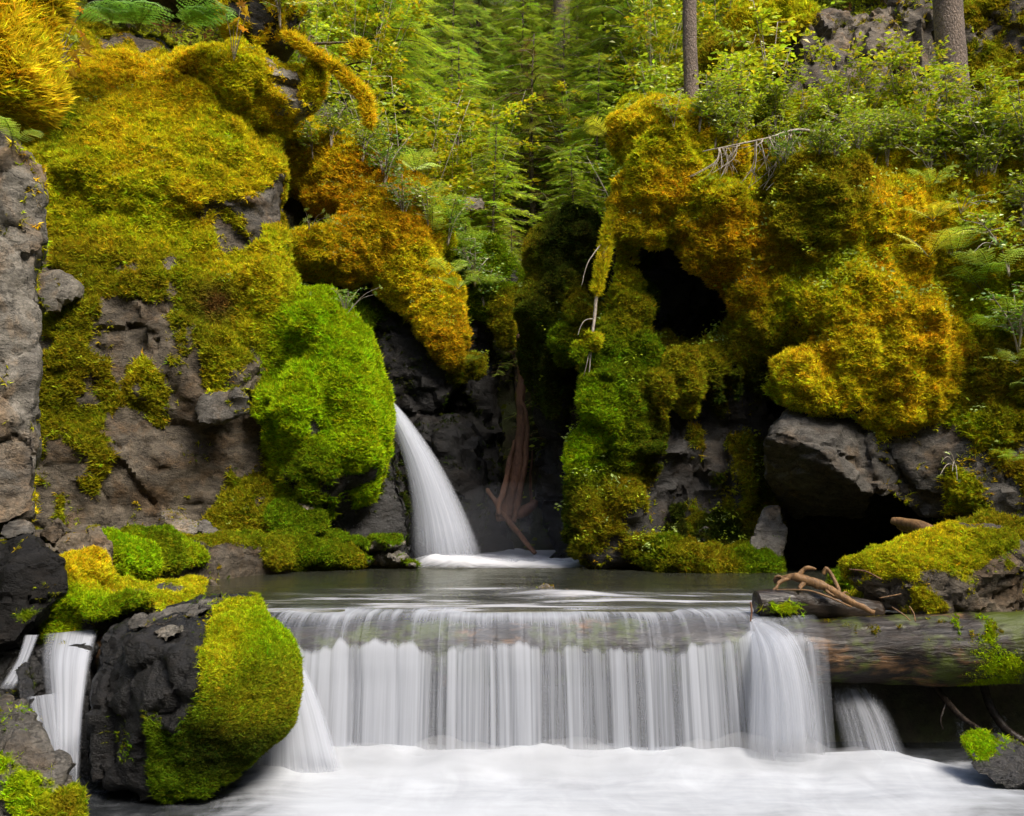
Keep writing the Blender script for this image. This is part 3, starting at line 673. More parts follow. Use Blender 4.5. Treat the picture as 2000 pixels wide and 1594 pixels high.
# ------------------------------------------------------------------ the cliff across the pool: moss mounds over a dark hollow
XR = dict(rcol='dark')
rock_mass('overhang_cliff', 'undercut cliff heaped with gold and green moss mounds over dark hollows beside the pool', 'cliff', [
    hull([(1195, 480, 13.0), (1300, 300, 13.2), (2100, 260, 13.0), (2150, 1110, 12.6), (1190, 1110, 12.7), (1195, 480, 16), (1300, 300, 16), (2100, 260, 16), (2150, 1110, 16), (1190, 1110, 16)], .25, 'dark', 'dark', .1, .2),  # back of the hollows: their shade is put into the dark colour
    hull([(1225, 240, 12.2), (1400, 250, 12.4), (1700, 240, 12.5), (2100, 240, 12.4), (2150, 430, 11.8), (1750, 420, 11.9), (1500, 400, 12.1), (1240, 420, 12.1), (1225, 210, 15.5), (2150, 210, 15.5), (2150, 420, 15.5), (1240, 420, 15.5)], .75, 'ygreen', 'dark', .15),
    hull([(1540, 330, 12.2), (1640, 300, 12.2), (2000, 290, 12.1), (2150, 500, 11.3), (2150, 800, 10.9), (1780, 740, 11.2), (1640, 660, 11.45), (1530, 620, 11.8), (1510, 480, 12.0), (1600, 400, 14), (2150, 400, 14), (2150, 800, 14), (1560, 620, 14)], .75, 'ygreen', 'dark', .3),
    ell(1270, 262, 12.0, (.36, .45, .36), 1.2, 'yellow'), ell(1290, 330, 11.9, (.46, .5, .40), 1.1, 'ygreen'), ell(1300, 390, 11.9, (.50, .5, .36), 1.1, 'gold'), ell(1350, 300, 12.1, (.5, .5, .35), 1.0, 'gold'),
    ell(1250, 410, 11.9, (.24, .3, .30), 1.0, 'gold'), ell(1385, 420, 11.8, (.45, .5, .36), 1.1, 'ygreen'), ell(1425, 475, 11.7, (.55, .5, .42), 1.1, 'orange'), ell(1465, 530, 11.8, (.35, .4, .26), 1.1, 'orange'),
    ell(1570, 430, 11.6, (.50, .6, .62), 1.1, 'olive'), ell(1610, 410, 11.55, (.50, .6, .58), 1.0, 'olive'), ell(1560, 520, 11.7, (.45, .5, .42), 1.0, 'olive'), ell(1660, 460, 11.5, (.45, .5, .60), 1.0, 'gold'),
    ell(1500, 590, 11.7, (.34, .4, .34), 1.1, 'orange'), ell(1560, 600, 11.5, (.34, .4, .40), 1.1, 'ygreen'), ell(1740, 500, 11.45, (.55, .6, .62), 1.0, 'gold'), ell(1640, 610, 11.25, (.44, .5, .50), 1.0, 'ygreen'),
    ell(1720, 610, 11.1, (.55, .5, .55), 1.1, 'gold'), ell(1780, 330, 12.0, (.7, .6, .5), 1.0, 'gold'), ell(1900, 310, 12.0, (.8, .7, .5), 1.0, 'ygreen'), ell(2010, 340, 11.7, (.6, .7, .5), 1.0, 'gold'),
    ell(1860, 430, 11.6, (.7, .6, .6), .9, 'ygreen'), ell(1880, 560, 11.3, (.65, .6, .7), .9, 'ygreen'), ell(1990, 560, 11.1, (.5, .6, .9), .8, 'olive'),
    ell(1630, 735, 10.98, (.58, .45, .30), .9, 'yellow', 'dark', .35), ell(1568, 772, 11.05, (.32, .35, .20), .9, 'ygreen', 'dark', .35), ell(1690, 715, 10.95, (.4, .4, .36), .9, 'ygreen'), ell(1730, 760, 10.9, (.36, .4, .42), 1.1, 'gold'), ell(1780, 690, 11.0, (.5, .45, .5), 1.1, 'gold'),
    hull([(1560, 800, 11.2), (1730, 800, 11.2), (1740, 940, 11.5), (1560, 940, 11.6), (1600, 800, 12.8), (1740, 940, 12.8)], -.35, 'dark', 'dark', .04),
    hull([(1690, 790, 11.0), (1760, 750, 11.0), (1900, 790, 11.0), (2100, 760, 10.6), (2100, 1010, 10.6), (1900, 1040, 10.8), (1790, 1010, 10.75), (1730, 960, 10.8), (1800, 800, 12.8), (2100, 800, 12.8), (2100, 1000, 12.8)], .42, 'ygreen', 'grey', .15),
    ell(1870, 900, 10.85, (.5, .35, .6), .5, 'ygreen', 'grey'), ell(1960, 960, 10.7, (.45, .35, .5), .5, 'olive', 'grey'), ell(1960, 760, 10.8, (.5, .5, .6), .8, 'olive', 'dark'),
    # bench and hollow; wet rock, its colour darkened further for the hollow's shade
    hull([(1195, 660, 12.2), (1260, 700, 12.05), (1500, 690, 12.0), (1520, 900, 11.9), (1515, 1095, 11.85), (1190, 1095, 11.95), (1180, 900, 12.0), (1200, 660, 13.5), (1510, 690, 13.5), (1515, 1095, 13.5), (1190, 1095, 13.5)], .42, 'olive', 'dark', .2, .3),
    *[cap((x_, y0, 11.95), (x_ + dx_, y1, 11.85), r1, r2, .6, c_, 'dark', .12, .4) for (x_, dx_, y0, y1, r1, r2, c_) in [(1265, 8, 760, 1060, .10, .13, 'olive'), (1300, -5, 800, 1080, .09, .14, 'dark'), (1345, 6, 780, 1050, .08, .12, 'olive'), (1395, 0, 790, 1000, .08, .10, 'dark'), (1440, 8, 770, 1040, .10, .13, 'olive'), (1485, 4, 740, 960, .09, .08, 'dark'), (1200, -10, 720, 1050, .12, .15, 'green'), (1235, 0, 600, 900, .09, .10, 'olive'), (1160, -12, 840, 1060, .10, .12, 'dark')]],
    hull([(1268, 745, 11.6), (1330, 712, 11.5), (1400, 672, 11.7), (1500, 632, 11.75), (1515, 690, 11.65), (1420, 738, 11.55), (1335, 775, 11.45), (1285, 778, 11.5), (1280, 740, 12.8), (1500, 640, 12.8), (1420, 760, 12.8)], .8, 'olive', 'dark', .2), cap((1290, 750, 11.6), (1282, 830, 11.65), .10, .05, .9, 'olive', 'dark', .15), cap((1345, 745, 11.5), (1342, 810, 11.6), .11, .05, .9, 'olive', 'dark', .15),
    ell(1490, 650, 11.8, (.36, .4, .30), 1.0, 'olive'),
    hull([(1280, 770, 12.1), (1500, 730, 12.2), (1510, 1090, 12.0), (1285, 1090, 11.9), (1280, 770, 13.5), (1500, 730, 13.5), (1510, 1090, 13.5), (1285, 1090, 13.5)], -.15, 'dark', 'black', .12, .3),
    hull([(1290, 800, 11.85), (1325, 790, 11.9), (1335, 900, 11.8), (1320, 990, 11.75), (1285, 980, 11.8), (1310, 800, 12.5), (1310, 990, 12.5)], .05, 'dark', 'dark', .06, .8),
    hull([(1380, 870, 11.95), (1400, 860, 11.95), (1405, 900, 11.9), (1385, 915, 11.9), (1390, 880, 12.4), (1400, 900, 12.4)], -.4, 'dark', 'pale', .04, 1.),
    # green lobes stepping down to the water
    cap((1222, 420, 12.0), (1212, 660, 12.1), .05, .055, 1.1, 'ygreen'), cap((1222, 600, 12.1), (1188, 790, 11.8), .13, .21, 1.0, 'green', 'dark', .25), cap((1185, 800, 11.8), (1128, 890, 11.75), .19, .11, 1.0, 'lime', 'dark', .25), cap((1150, 860, 11.8), (1165, 980, 11.8), .13, .06, .8, 'green', 'dark', .2),
    cap((1262, 690, 11.8), (1238, 780, 11.75), .12, .10, .9, 'green', 'dark', .2), cap((1238, 790, 11.75), (1226, 900, 11.75), .09, .05, .9, 'green', 'dark', .15),
    cap((1240, 560, 12.3), (1235, 760, 12.2), .12, .12, .9, 'dark'),
    hull([(1150, 950, 11.8), (1200, 925, 11.8), (1280, 940, 11.8), (1285, 1115, 11.5), (1155, 1110, 11.6), (1165, 1000, 11.6), (1230, 1000, 11.4), (1200, 930, 13), (1280, 950, 13), (1290, 1110, 13), (1155, 1110, 13)], .62, 'olive', 'dark', .08, .3),
    hull([(1100, 900, 12.0), (1200, 880, 12.0), (1240, 960, 12.0), (1170, 1000, 12.0), (1150, 960, 11.9), (1130, 900, 13), (1200, 960, 13)], .2, 'dark', 'black', .1, .6),
    ell(1345, 1100, 11.3, (.50, .3, .13), .6, 'olive', 'grey'), ell(1290, 1095, 11.4, (.22, .3, .18), .75, 'green'), ell(1440, 1102, 11.4, (.36, .3, .15), .45, 'olive', 'grey', .1), ell(1475, 1105, 11.2, (.22, .2, .12), .9, 'green', 'grey', .06), ell(1410, 1050, 11.7, (.3, .3, .3), .5, 'dark', 'grey', .1, .7),
    *[cap((x, y, d), (x + dx, y + L, d + .06), r, r * .45, .95, c_, 'dark', .06) for (x, y, d, dx, L, r, c_) in [
        (1240, 420, 11.8, 2, 120, .07, 'olive'), (1262, 430, 11.7, 3, 70, .06, 'gold'), (1290, 440, 11.65, -3, 55, .07, 'gold'), (1325, 440, 11.6, 4, 75, .05, 'olive'), (1352, 460, 11.55, 0, 60, .07, 'orange'), (1390, 490, 11.5, 5, 80, .07, 'orange'),
        (1425, 520, 11.5, 3, 70, .08, 'orange'), (1455, 545, 11.55, 0, 60, .06, 'orange'), (1310, 770, 11.45, 0, 70, .05, 'olive'), (1350, 765, 11.4, 3, 45, .05, 'olive'), (1400, 745, 11.5, 0, 60, .05, 'dark'), (1440, 740, 11.5, 2, 80, .05, 'dark'), (1480, 720, 11.6, 0, 70, .05, 'dark'),
        (1250, 800, 11.6, 0, 110, .05, 'green'), (1275, 780, 11.6, 2, 150, .035, 'dark'), (1160, 620, 12.5, -4, 90, .05, 'olive'), (1120, 560, 12.7, 0, 160, .06, 'dark'), (1070, 620, 12.9, 3, 190, .06, 'dark'), (1145, 470, 12.6, 5, 150, .06, 'dark'), (1320, 1000, 11.6, 0, 70, .05, 'dark')]],
    # dark hanging column at the slot
    ell(1085, 640, 13.3, (.38, .5, 1.6), .55, 'dark', 'black', .2), ell(1120, 520, 13.0, (.34, .4, .7), .8, 'dark'), ell(1150, 610, 12.6, (.14, .25, .30), 1.0, 'olive'), ell(1110, 660, 12.6, (.12, .2, .25), 1.0, 'green'), ell(1060, 560, 13.2, (.16, .3, .8), .8, 'olive'),
    hull([(1050, 820, 13.3), (1110, 800, 13.2), (1150, 1110, 13.2), (1060, 1110, 13.4), (1080, 820, 14.5), (1150, 1110, 14.5)], -.1, 'dark', 'black', .1, .2),  # wet rock, blackened to carry the shade of the slot
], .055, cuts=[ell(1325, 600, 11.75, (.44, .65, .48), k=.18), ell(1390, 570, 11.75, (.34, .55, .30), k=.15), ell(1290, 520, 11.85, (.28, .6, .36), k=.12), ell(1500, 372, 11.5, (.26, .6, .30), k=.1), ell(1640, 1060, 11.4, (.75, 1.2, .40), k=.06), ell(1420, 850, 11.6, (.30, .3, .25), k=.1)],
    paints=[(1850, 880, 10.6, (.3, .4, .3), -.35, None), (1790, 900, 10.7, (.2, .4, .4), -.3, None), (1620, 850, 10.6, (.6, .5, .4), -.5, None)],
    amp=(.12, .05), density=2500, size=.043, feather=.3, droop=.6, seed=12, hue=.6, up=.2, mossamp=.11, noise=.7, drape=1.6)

rock_mass('rock_block', 'angular grey rock block jutting out under the yellow moss mound, its underside in shadow', 'rock', [
    hull([(1488, 852, 10.72), (1508, 832, 10.8), (1558, 775, 11.05), (1640, 760, 11.15), (1700, 790, 11.1), (1708, 960, 10.75), (1690, 962, 10.66), (1640, 925, 10.5), (1608, 885, 10.45), (1512, 842, 10.62),
          (1494, 930, 11.2), (1545, 1010, 11.75), (1690, 1010, 11.7), (1560, 780, 12.5), (1700, 800, 12.5), (1540, 980, 12.6)], -.6, 'olive', 'grey', .02),
    hull([(1685, 800, 10.95), (1735, 790, 11.0), (1770, 900, 10.85), (1762, 960, 10.85), (1722, 968, 10.75), (1690, 940, 10.8), (1705, 900, 10.7), (1730, 800, 12), (1750, 950, 12)], -.3, 'olive', 'grey', .02)],
    .03, warp=.03, amp=(.05, .02), facets=2.6, density=1500, size=.05, seed=13, up=.1, noise=.4, mossamp=.03, face='stone')
# outcrop of slabs on the slope above
rock_mass('rock_outcrop', 'slanting grey brown rock slabs jutting from the slope behind the yellow shrubs', 'rock', [
    hull([(1530, 190, 17.4), (1560, 90, 17.6), (1620, 20, 18), (1670, 40, 17.6), (1640, 210, 17.0), (1530, 190, 20), (1640, 20, 20)], .1, 'olive', 'brown', .05),
    hull([(1640, 220, 17.0), (1660, 60, 17.4), (1740, 10, 17.8), (1760, 120, 17.1), (1740, 230, 16.8), (1650, 60, 20), (1750, 220, 20)], .05, 'olive', 'tan', .05),
    hull([(1740, 230, 17.2), (1760, -20, 17.9), (1850, -60, 18), (1870, 100, 17.4), (1850, 230, 17.0), (1750, 0, 20), (1870, 200, 20)], .05, 'olive', 'brown', .05),
    hull([(1890, 240, 17.2), (1880, 40, 17.6), (1960, -80, 18), (2120, -120, 17), (2120, 260, 16.4), (1950, 250, 16.6), (1900, 0, 20), (2120, 0, 20)], .55, 'olive', 'brown', .08),
    ell(1420, 150, 17.6, (.7, .6, .9), .8, 'olive'), ell(1500, 60, 18.4, (.8, .8, .7), .9, 'ygreen')],
    .06, amp=(.22, .06), facets=1.3, stretch=(1.6, 1, .6), density=900, size=.075, seed=15, up=.2)

# ------------------------------------------------------------------ banks
rock_mass('stream_bank', 'low bank of bare earth edged with green moss at the foot of the cliff', 'bank', [
    hull([(190, 1085, 8.6), (330, 1070, 10.0), (560, 1062, 11.6), (650, 1070, 12.0), (-100, 1040, 8.6), (-100, 1028, 13), (650, 1040, 13.5), (300, 1035, 13),
          (190, 1200, 8.6), (330, 1170, 10.0), (560, 1140, 11.6), (650, 1135, 12.0), (-100, 1200, 8.6), (650, 1120, 13.5), (-100, 1120, 13)], -.1, 'olive', 'brown', .05),
    ell(235, 1092, 9.00, (0.26, 0.29, 0.20), 1., 'lime'), ell(290, 1088, 9.50, (0.31, 0.29, 0.20), 1., 'green'), ell(345, 1092, 9.80, (0.26, 0.25, 0.16), 1., 'lime'), ell(395, 1085, 10.40, (0.34, 0.29, 0.21), .95, 'olive'),
    ell(450, 1085, 10.80, (0.31, 0.29, 0.19), .95, 'green'), ell(510, 1088, 11.00, (0.34, 0.29, 0.16), .95, 'olive'), ell(565, 1082, 11.40, (0.31, 0.29, 0.21), 1., 'green'), ell(620, 1088, 11.50, (0.36, 0.29, 0.16), 1., 'green'), ell(585, 1066, 11.60, (0.29, 0.25, 0.19), 1., 'green'),
    ell(660, 1095, 11.60, (0.29, 0.23, 0.11), .9, 'olive')],
    .035, warp=.06, amp=(.05, .03), density=3600, size=.034, feather=.3, seed=18, up=.1, noise=.5)
rock_mass('far_bank', 'dark earth bank behind the fallen log under the root mass', 'bank', [
    hull([(1590, 1200, 7.15), (2200, 1180, 7.15), (2200, 1090, 10.4), (1640, 1118, 10.4), (1590, 1500, 7.15), (2200, 1500, 7.15), (2200, 1300, 10.4), (1560, 1300, 10.4)], .05, 'olive', 'dark', .05, .5),
    ell(1690, 1170, 7.5, (.16, .2, .12), .9, 'olive'), ell(1660, 1135, 8.4, (.2, .3, .10), .8, 'green'), ell(1990, 1100, 8.6, (.4, .5, .35), .6, 'olive', 'brown')],
    .045, amp=(.08, .04), density=1500, size=.045, seed=19)

# ------------------------------------------------------------------ boulders and loose rocks
rock_mass('mossy_boulder', 'large boulder in the lower pool, one side bare black, the other green mossy', 'boulder', [
    hull([(195, 1235, 6.1), (265, 1190, 6.15), (440, 1152, 6.2), (495, 1160, 6.15), (515, 1215, 5.95), (545, 1250, 5.9), (568, 1300, 5.8), (560, 1370, 5.7), (500, 1460, 5.6), (400, 1535, 5.45), (260, 1570, 5.45), (168, 1530, 5.6), (172, 1380, 5.7),
          (300, 1250, 5.5), (290, 1400, 5.3), (400, 1290, 5.3), (440, 1420, 5.3), (380, 1200, 5.75), (220, 1220, 6.7), (480, 1180, 6.7), (540, 1350, 6.4), (200, 1450, 6.3), (400, 1500, 6.3)], .28, 'green', 'black', .06, .5),
    ell(500, 1290, 5.8, (.15, .26, .18), .6, 'lime', 'dark', .12), ell(475, 1390, 5.65, (.24, .28, .24), .5, 'olive', 'dark', .14)],
    .026, warp=.04,
    paints=[(460, 1195, 5.9, (.20, .4, .2), .55, 'ygreen'), (510, 1260, 5.7, (.22, .4, .3), .5, 'lime'), (420, 1280, 5.4, (.10, .4, .3), .55, 'ygreen'), (530, 1350, 5.6, (.2, .4, .2), .45, 'olive'), (360, 1420, 5.3, (.2, .4, .15), .3, 'green'),
            (450, 1450, 5.4, (.35, .4, .22), .3, 'dark'), (500, 1370, 5.5, (.2, .3, .12), .1, 'olive'), (240, 1350, 5.6, (.36, .6, .7), -.9, None), (330, 1330, 5.4, (.12, .5, .2), -.5, None), (320, 1260, 5.5, (.22, .4, .15), -.9, None), (300, 1195, 6.0, (.30, .4, .10), -.9, None)],
    amp=(.06, .02), facets=2.8, density=15000, size=.0185, feather=.5, seed=22, up=.2, mossamp=.022, lump=6, hue=.5, face='stone', noise=1.4, droop=.7)
def rock(name, label, pts, moss=.2, mcol='olive', rcol='grey', h=.022, amp=(.035, .012), facets=4.5, density=6500, size=.021, extra=(), paints=(), group=None, wet=0., seed=0, up=.3, cat='rock', warp=.035):
    return rock_mass(name, label, cat, [hull(pts, moss, mcol, rcol, .03, wet), *extra], h, amp=amp, facets=facets, density=density, size=size, paints=paints, group=group, seed=seed, up=up, mossamp=.02, lump=7, face='stone', warp=warp)
rock('boulder', 'dark angular boulder with a knife edged top beside the small cascade', [(-70, 1060, 6.7), (30, 1046, 6.6), (62, 1048, 6.5), (130, 1095, 6.4), (128, 1150, 6.35), (40, 1260, 6.1), (-70, 1280, 6.1), (20, 1120, 6.2), (-70, 1070, 7.4), (60, 1050, 7.3), (130, 1110, 7.2), (60, 1250, 7.2)],
     .02, 'olive', 'black', seed=31, amp=(.05, .015), facets=3, paints=[(60, 1200, 6.2, (.15, .2, .1), .5, 'green')])
rock_mass('mossy_slab', 'flat mossy slab between the dark boulder and the pool', 'rock', [
    hull([(120, 1170, 6.6), (190, 1188, 6.5), (300, 1186, 6.6), (345, 1170, 7.0), (385, 1148, 8.2), (180, 1132, 8.4), (110, 1130, 8.4), (120, 1260, 6.5), (300, 1250, 6.6), (390, 1190, 8.2), (120, 1240, 8.4)], .25, 'ygreen', 'grey', .05, .4),
    ell(160, 1120, 6.7, (.13, .2, .10), 1., 'yellow'), ell(130, 1175, 6.55, (.14, .2, .12), 1., 'lime'), ell(200, 1190, 6.5, (.16, .18, .10), 1., 'lime'), ell(250, 1190, 6.5, (.12, .15, .06), .9, 'green'), ell(320, 1160, 7.2, (.20, .22, .06), .95, 'ygreen')],
    .024, density=8500, size=.025, feather=.5, seed=33, amp=(.04, .015), mossamp=.025, lump=6, face='stone', paints=[(260, 1150, 7.0, (.2, .4, .1), -.3, None)])
rock('rock', 'flat grey slab lying along the top of the large mossy boulder', [(238, 1222, 5.95), (262, 1200, 6.0), (330, 1180, 6.05), (432, 1158, 6.15), (440, 1168, 6.0), (420, 1182, 5.85), (350, 1204, 5.72), (272, 1232, 5.72), (300, 1215, 6.2), (420, 1175, 6.3)], -.6, 'olive', 'grey', seed=81, h=.02, amp=(.02, .008))
rock('rock', 'small grey wedge of rock below the flat slab on the mossy boulder', [(300, 1238, 5.6), (325, 1222, 5.65), (368, 1216, 5.65), (374, 1226, 5.55), (345, 1240, 5.45), (310, 1248, 5.5), (340, 1240, 5.8)], -.6, 'olive', 'pale', seed=82, h=.018, amp=(.015, .006))
LR = 'angular rocks on the bank below the pillar'
rock('rock', 'brown pointed rock leaning between the pillar and the dark boulder', [(68, 1045, 7.3), (112, 1014, 7.35), (135, 1040, 7.3), (100, 1065, 7.2), (80, 1060, 7.6), (130, 1045, 7.7)], -.2, rcol='brown', group=LR, seed=35)
rock('rock', 'small tan rock beside the brown pointed rock', [(122, 1050, 7.3), (150, 1030, 7.4), (172, 1050, 7.3), (150, 1062, 7.2), (140, 1050, 7.6), (165, 1050, 7.6)], -.1, rcol='tan', group=LR, seed=36)
rock('rock', 'upright mottled rock standing at the end of the green bank', [(165, 1032, 7.5), (195, 1024, 7.5), (212, 1060, 7.4), (222, 1100, 7.3), (215, 1120, 7.3), (175, 1125, 7.2), (165, 1070, 7.3), (185, 1030, 7.9), (215, 1110, 7.8)], .15, 'olive', 'tan', group=LR, seed=37)
rock('rock', 'pale flat faced block wedged above the mossy slab', [(95, 1060, 7.0), (125, 1048, 7.0), (172, 1058, 6.95), (176, 1085, 6.85), (145, 1088, 6.8), (105, 1075, 6.85), (120, 1050, 7.4), (170, 1070, 7.4)], -.2, rcol='tan', group=LR, seed=38)
rock('rock', 'grey wedge of rock at the foot of the bare pillar', [(0, 1030, 6.7), (22, 1008, 6.8), (60, 1025, 6.75), (62, 1040, 6.7), (0, 1048, 6.6), (20, 1010, 7.1), (60, 1040, 7.1)], -.2, rcol='grey', group=LR, seed=39)
rock('rock', 'streaked pale stone lying against the cliff foot on bare earth', [(308, 1000, 11.3), (345, 993, 11.4), (385, 1020, 11.3), (385, 1048, 11.1), (335, 1048, 11.1), (310, 1030, 11.1), (330, 1000, 11.7), (380, 1040, 11.7)], -.3, rcol='pale', group='stones at the cliff foot', seed=40, h=.03)
rock('rock', 'split grey stone next to the streaked pale stone', [(375, 1018, 11.3), (395, 1012, 11.4), (430, 1030, 11.3), (432, 1050, 11.1), (390, 1055, 11.1), (400, 1020, 11.7), (425, 1045, 11.6)], -.2, rcol='grey', group='stones at the cliff foot', seed=41, h=.03)
rock('rock', 'round boulder half covered in green moss below the green bulge', [(520, 1010, 11.6), (545, 978, 11.7), (600, 970, 11.8), (635, 995, 11.7), (640, 1030, 11.6), (600, 1050, 11.4), (535, 1045, 11.4), (560, 985, 12.2), (630, 1030, 12.1)], .6, 'green', 'pale', seed=42, h=.035, density=2500, size=.04, paints=[(605, 978, 11.7, (.2, .3, .08), -.9, None)], cat='boulder')
SR = 'grey and mossy stones piled at the foot of the fall'
for k, (x, y, r_, mo, lb) in enumerate([(650, 1058, 34, .45, 'mossy stone on top of the pile beside the fall, next to the green bank'), (700, 1066, 30, .3, 'pale ridged stone in the pile beside the fall'),
                                        (752, 1060, 36, .35, 'mossy tipped stone in the pile nearest to the falling water'), (700, 1092, 38, .4, 'green backed stone at the waterline of the pile beside the fall'),
                                        (762, 1090, 42, .05, 'bare ridged stone at the waterline where the fall lands'), (800, 1102, 16, .2, 'smallest stone at the end of the pile beside the fall')]):
    q = np.random.default_rng(50 + k)
    pts = [(x + r_ * 1.25 * math.cos(a_) * q.uniform(.75, 1.1), y + r_ * .62 * math.sin(a_) * q.uniform(.7, 1.1), 11.9 + q.uniform(-.1, .25)) for a_ in np.linspace(0, 6.28, 9)[:-1]]
    pts += [(x - r_ * .3, y - r_ * .3, 11.65), (x + r_ * .4, y + r_ * .1, 11.6), (x, y, 12.4)]
    rock('rock', lb, pts, mo, 'green', 'pale', group=SR, seed=60 + k, h=.03, density=2600, size=.035)
rock('rock', 'small brown pyramid of rock standing in the shallow pool', [(394, 1141, 9.2), (405, 1122, 9.3), (433, 1140, 9.2), (432, 1152, 9.1), (396, 1152, 9.1), (415, 1140, 9.5)], -.4, rcol='tan', seed=70, h=.02, amp=(.01, .006))
rock('rock', 'wet pale rock glistening under the overhang at the pool edge', [(1470, 1030, 11.2), (1490, 990, 11.3), (1525, 985, 11.3), (1538, 1040, 11.2), (1530, 1100, 11.1), (1490, 1110, 11.1), (1465, 1060, 11.1), (1500, 990, 11.8), (1530, 1080, 11.7)], -.35, 'green', 'pale', wet=1., seed=71, h=.035)
rock('rock', 'grey rock at the back of the dark slot below the dead trunk', [(1010, 1010, 14.0), (1030, 992, 14.1), (1048, 1010, 14.0), (1040, 1040, 13.9), (1012, 1038, 13.9), (1030, 1010, 14.4)], -.4, rcol='grey', wet=1., seed=72, h=.04)
rock('rock', 'mottled rock with lichen and moss patches at the bottom of the small cascade', [(-80, 1360, 5.1), (20, 1352, 5.05), (48, 1370, 5.0), (50, 1430, 4.95), (95, 1450, 4.95), (140, 1520, 4.8), (165, 1610, 4.7), (100, 1660, 4.6), (-80, 1660, 4.6), (30, 1480, 4.7), (-80, 1370, 5.6), (50, 1400, 5.5), (140, 1560, 5.4)],
     .12, 'lime', 'grey', h=.022, seed=73, amp=(.05, .02), facets=4, paints=[(20, 1480, 4.8, (.08, .2, .06), .6, 'lime'), (40, 1550, 4.7, (.1, .2, .1), .5, 'lime'), (130, 1580, 4.7, (.1, .2, .1), .45, 'olive')])
rock('rock', 'dark wet rock with a moss cap below the fallen log at the foam edge', [(1880, 1440, 5.9), (1910, 1430, 6.0), (2000, 1470, 5.9), (2080, 1480, 5.9), (2080, 1560, 5.6), (1990, 1530, 5.6), (1900, 1500, 5.7), (1950, 1450, 6.4), (2080, 1480, 6.4)], -.1, 'lime', 'dark', wet=1., seed=74, paints=[(1900, 1440, 5.9, (.1, .2, .08), .8, 'lime')])
rock('rock', 'black wet rock splitting the two threads of the small cascade', [(40, 1300, 6.0), (70, 1290, 6.0), (75, 1350, 5.9), (60, 1380, 5.8), (30, 1370, 5.8), (60, 1300, 6.4), (70, 1360, 6.3)], -.3, 'dark', 'black', wet=1., seed=75)
rock('rock', 'dark rock ledge the small cascade spills over', [(-60, 1274, 6.3), (60, 1266, 6.25), (188, 1258, 6.2), (185, 1300, 6.15), (170, 1560, 5.95), (-60, 1560, 5.95), (-60, 1262, 6.9), (188, 1252, 6.9), (170, 1500, 6.7)], -.2, 'olive', 'black', wet=1., seed=76, paints=[(120, 1245, 6.3, (.12, .2, .05), .8, 'olive')])
rock('river_stone', 'brown river stone breaking the pool surface with a white ripple', [(1046, 1146, 8.7), (1062, 1137, 8.75), (1082, 1146, 8.7), (1064, 1170, 8.6), (1050, 1160, 8.9), (1080, 1160, 8.9)], -.5, rcol='tan', wet=1., seed=77, h=.018, amp=(.01, .005), group='stones in the pool', cat='stone')
rock('river_stone', 'tan river stone just under the rippling water above the weir', [(1085, 1156, 8.4), (1110, 1144, 8.5), (1138, 1156, 8.4), (1110, 1180, 8.3), (1090, 1170, 8.7), (1130, 1170, 8.7)], -.5, rcol='tan', wet=1., seed=78, h=.018, amp=(.01, .005), group='stones in the pool', cat='stone')
rock('rock', 'pale sunlit boulder top among the ferns on the slope', [(890, 398, 16.6), (905, 385, 16.7), (940, 388, 16.7), (950, 410, 16.6), (900, 420, 16.5), (920, 400, 17.1)], -.5, rcol='pale', seed=79, h=.035)
# root mass on the log
rock_mass('root_mass', 'weathered root mass topped with yellow green moss resting on the fallen log', 'stump', [
    ell(1830, 1135, 7.0, (.50, .38, .30), .40, 'ygreen', 'brown', .12), ell(1925, 1130, 6.95, (.26, .3, .33), .35, 'olive', 'brown', .1), ell(1955, 1085, 7.0, (.10, .15, .14), -.1, 'olive', 'grey', .08), ell(1970, 1120, 6.95, (.10, .2, .10), -.1, 'olive', 'grey', .08),
    ell(1735, 1110, 7.1, (.26, .25, .12), .5, 'ygreen', 'tan', .12), ell(1700, 1130, 7.1, (.14, .2, .12), .8, 'olive', 'tan', .1), ell(1850, 1075, 7.05, (.32, .25, .16), .7, 'yellow', 'brown', .1), ell(1830, 1180, 6.85, (.28, .25, .15), .5, 'olive', 'brown', .1), ell(1900, 1190, 6.85, (.22, .22, .10), .3, 'green', 'tan', .1)],
    .022, warp=.06, amp=(.05, .035), facets=5, stretch=(.8, 1, 1.5), density=9000, size=.019, feather=.3, seed=80, up=.45, mossamp=.02, lump=7, face='root_wood', noise=.9)
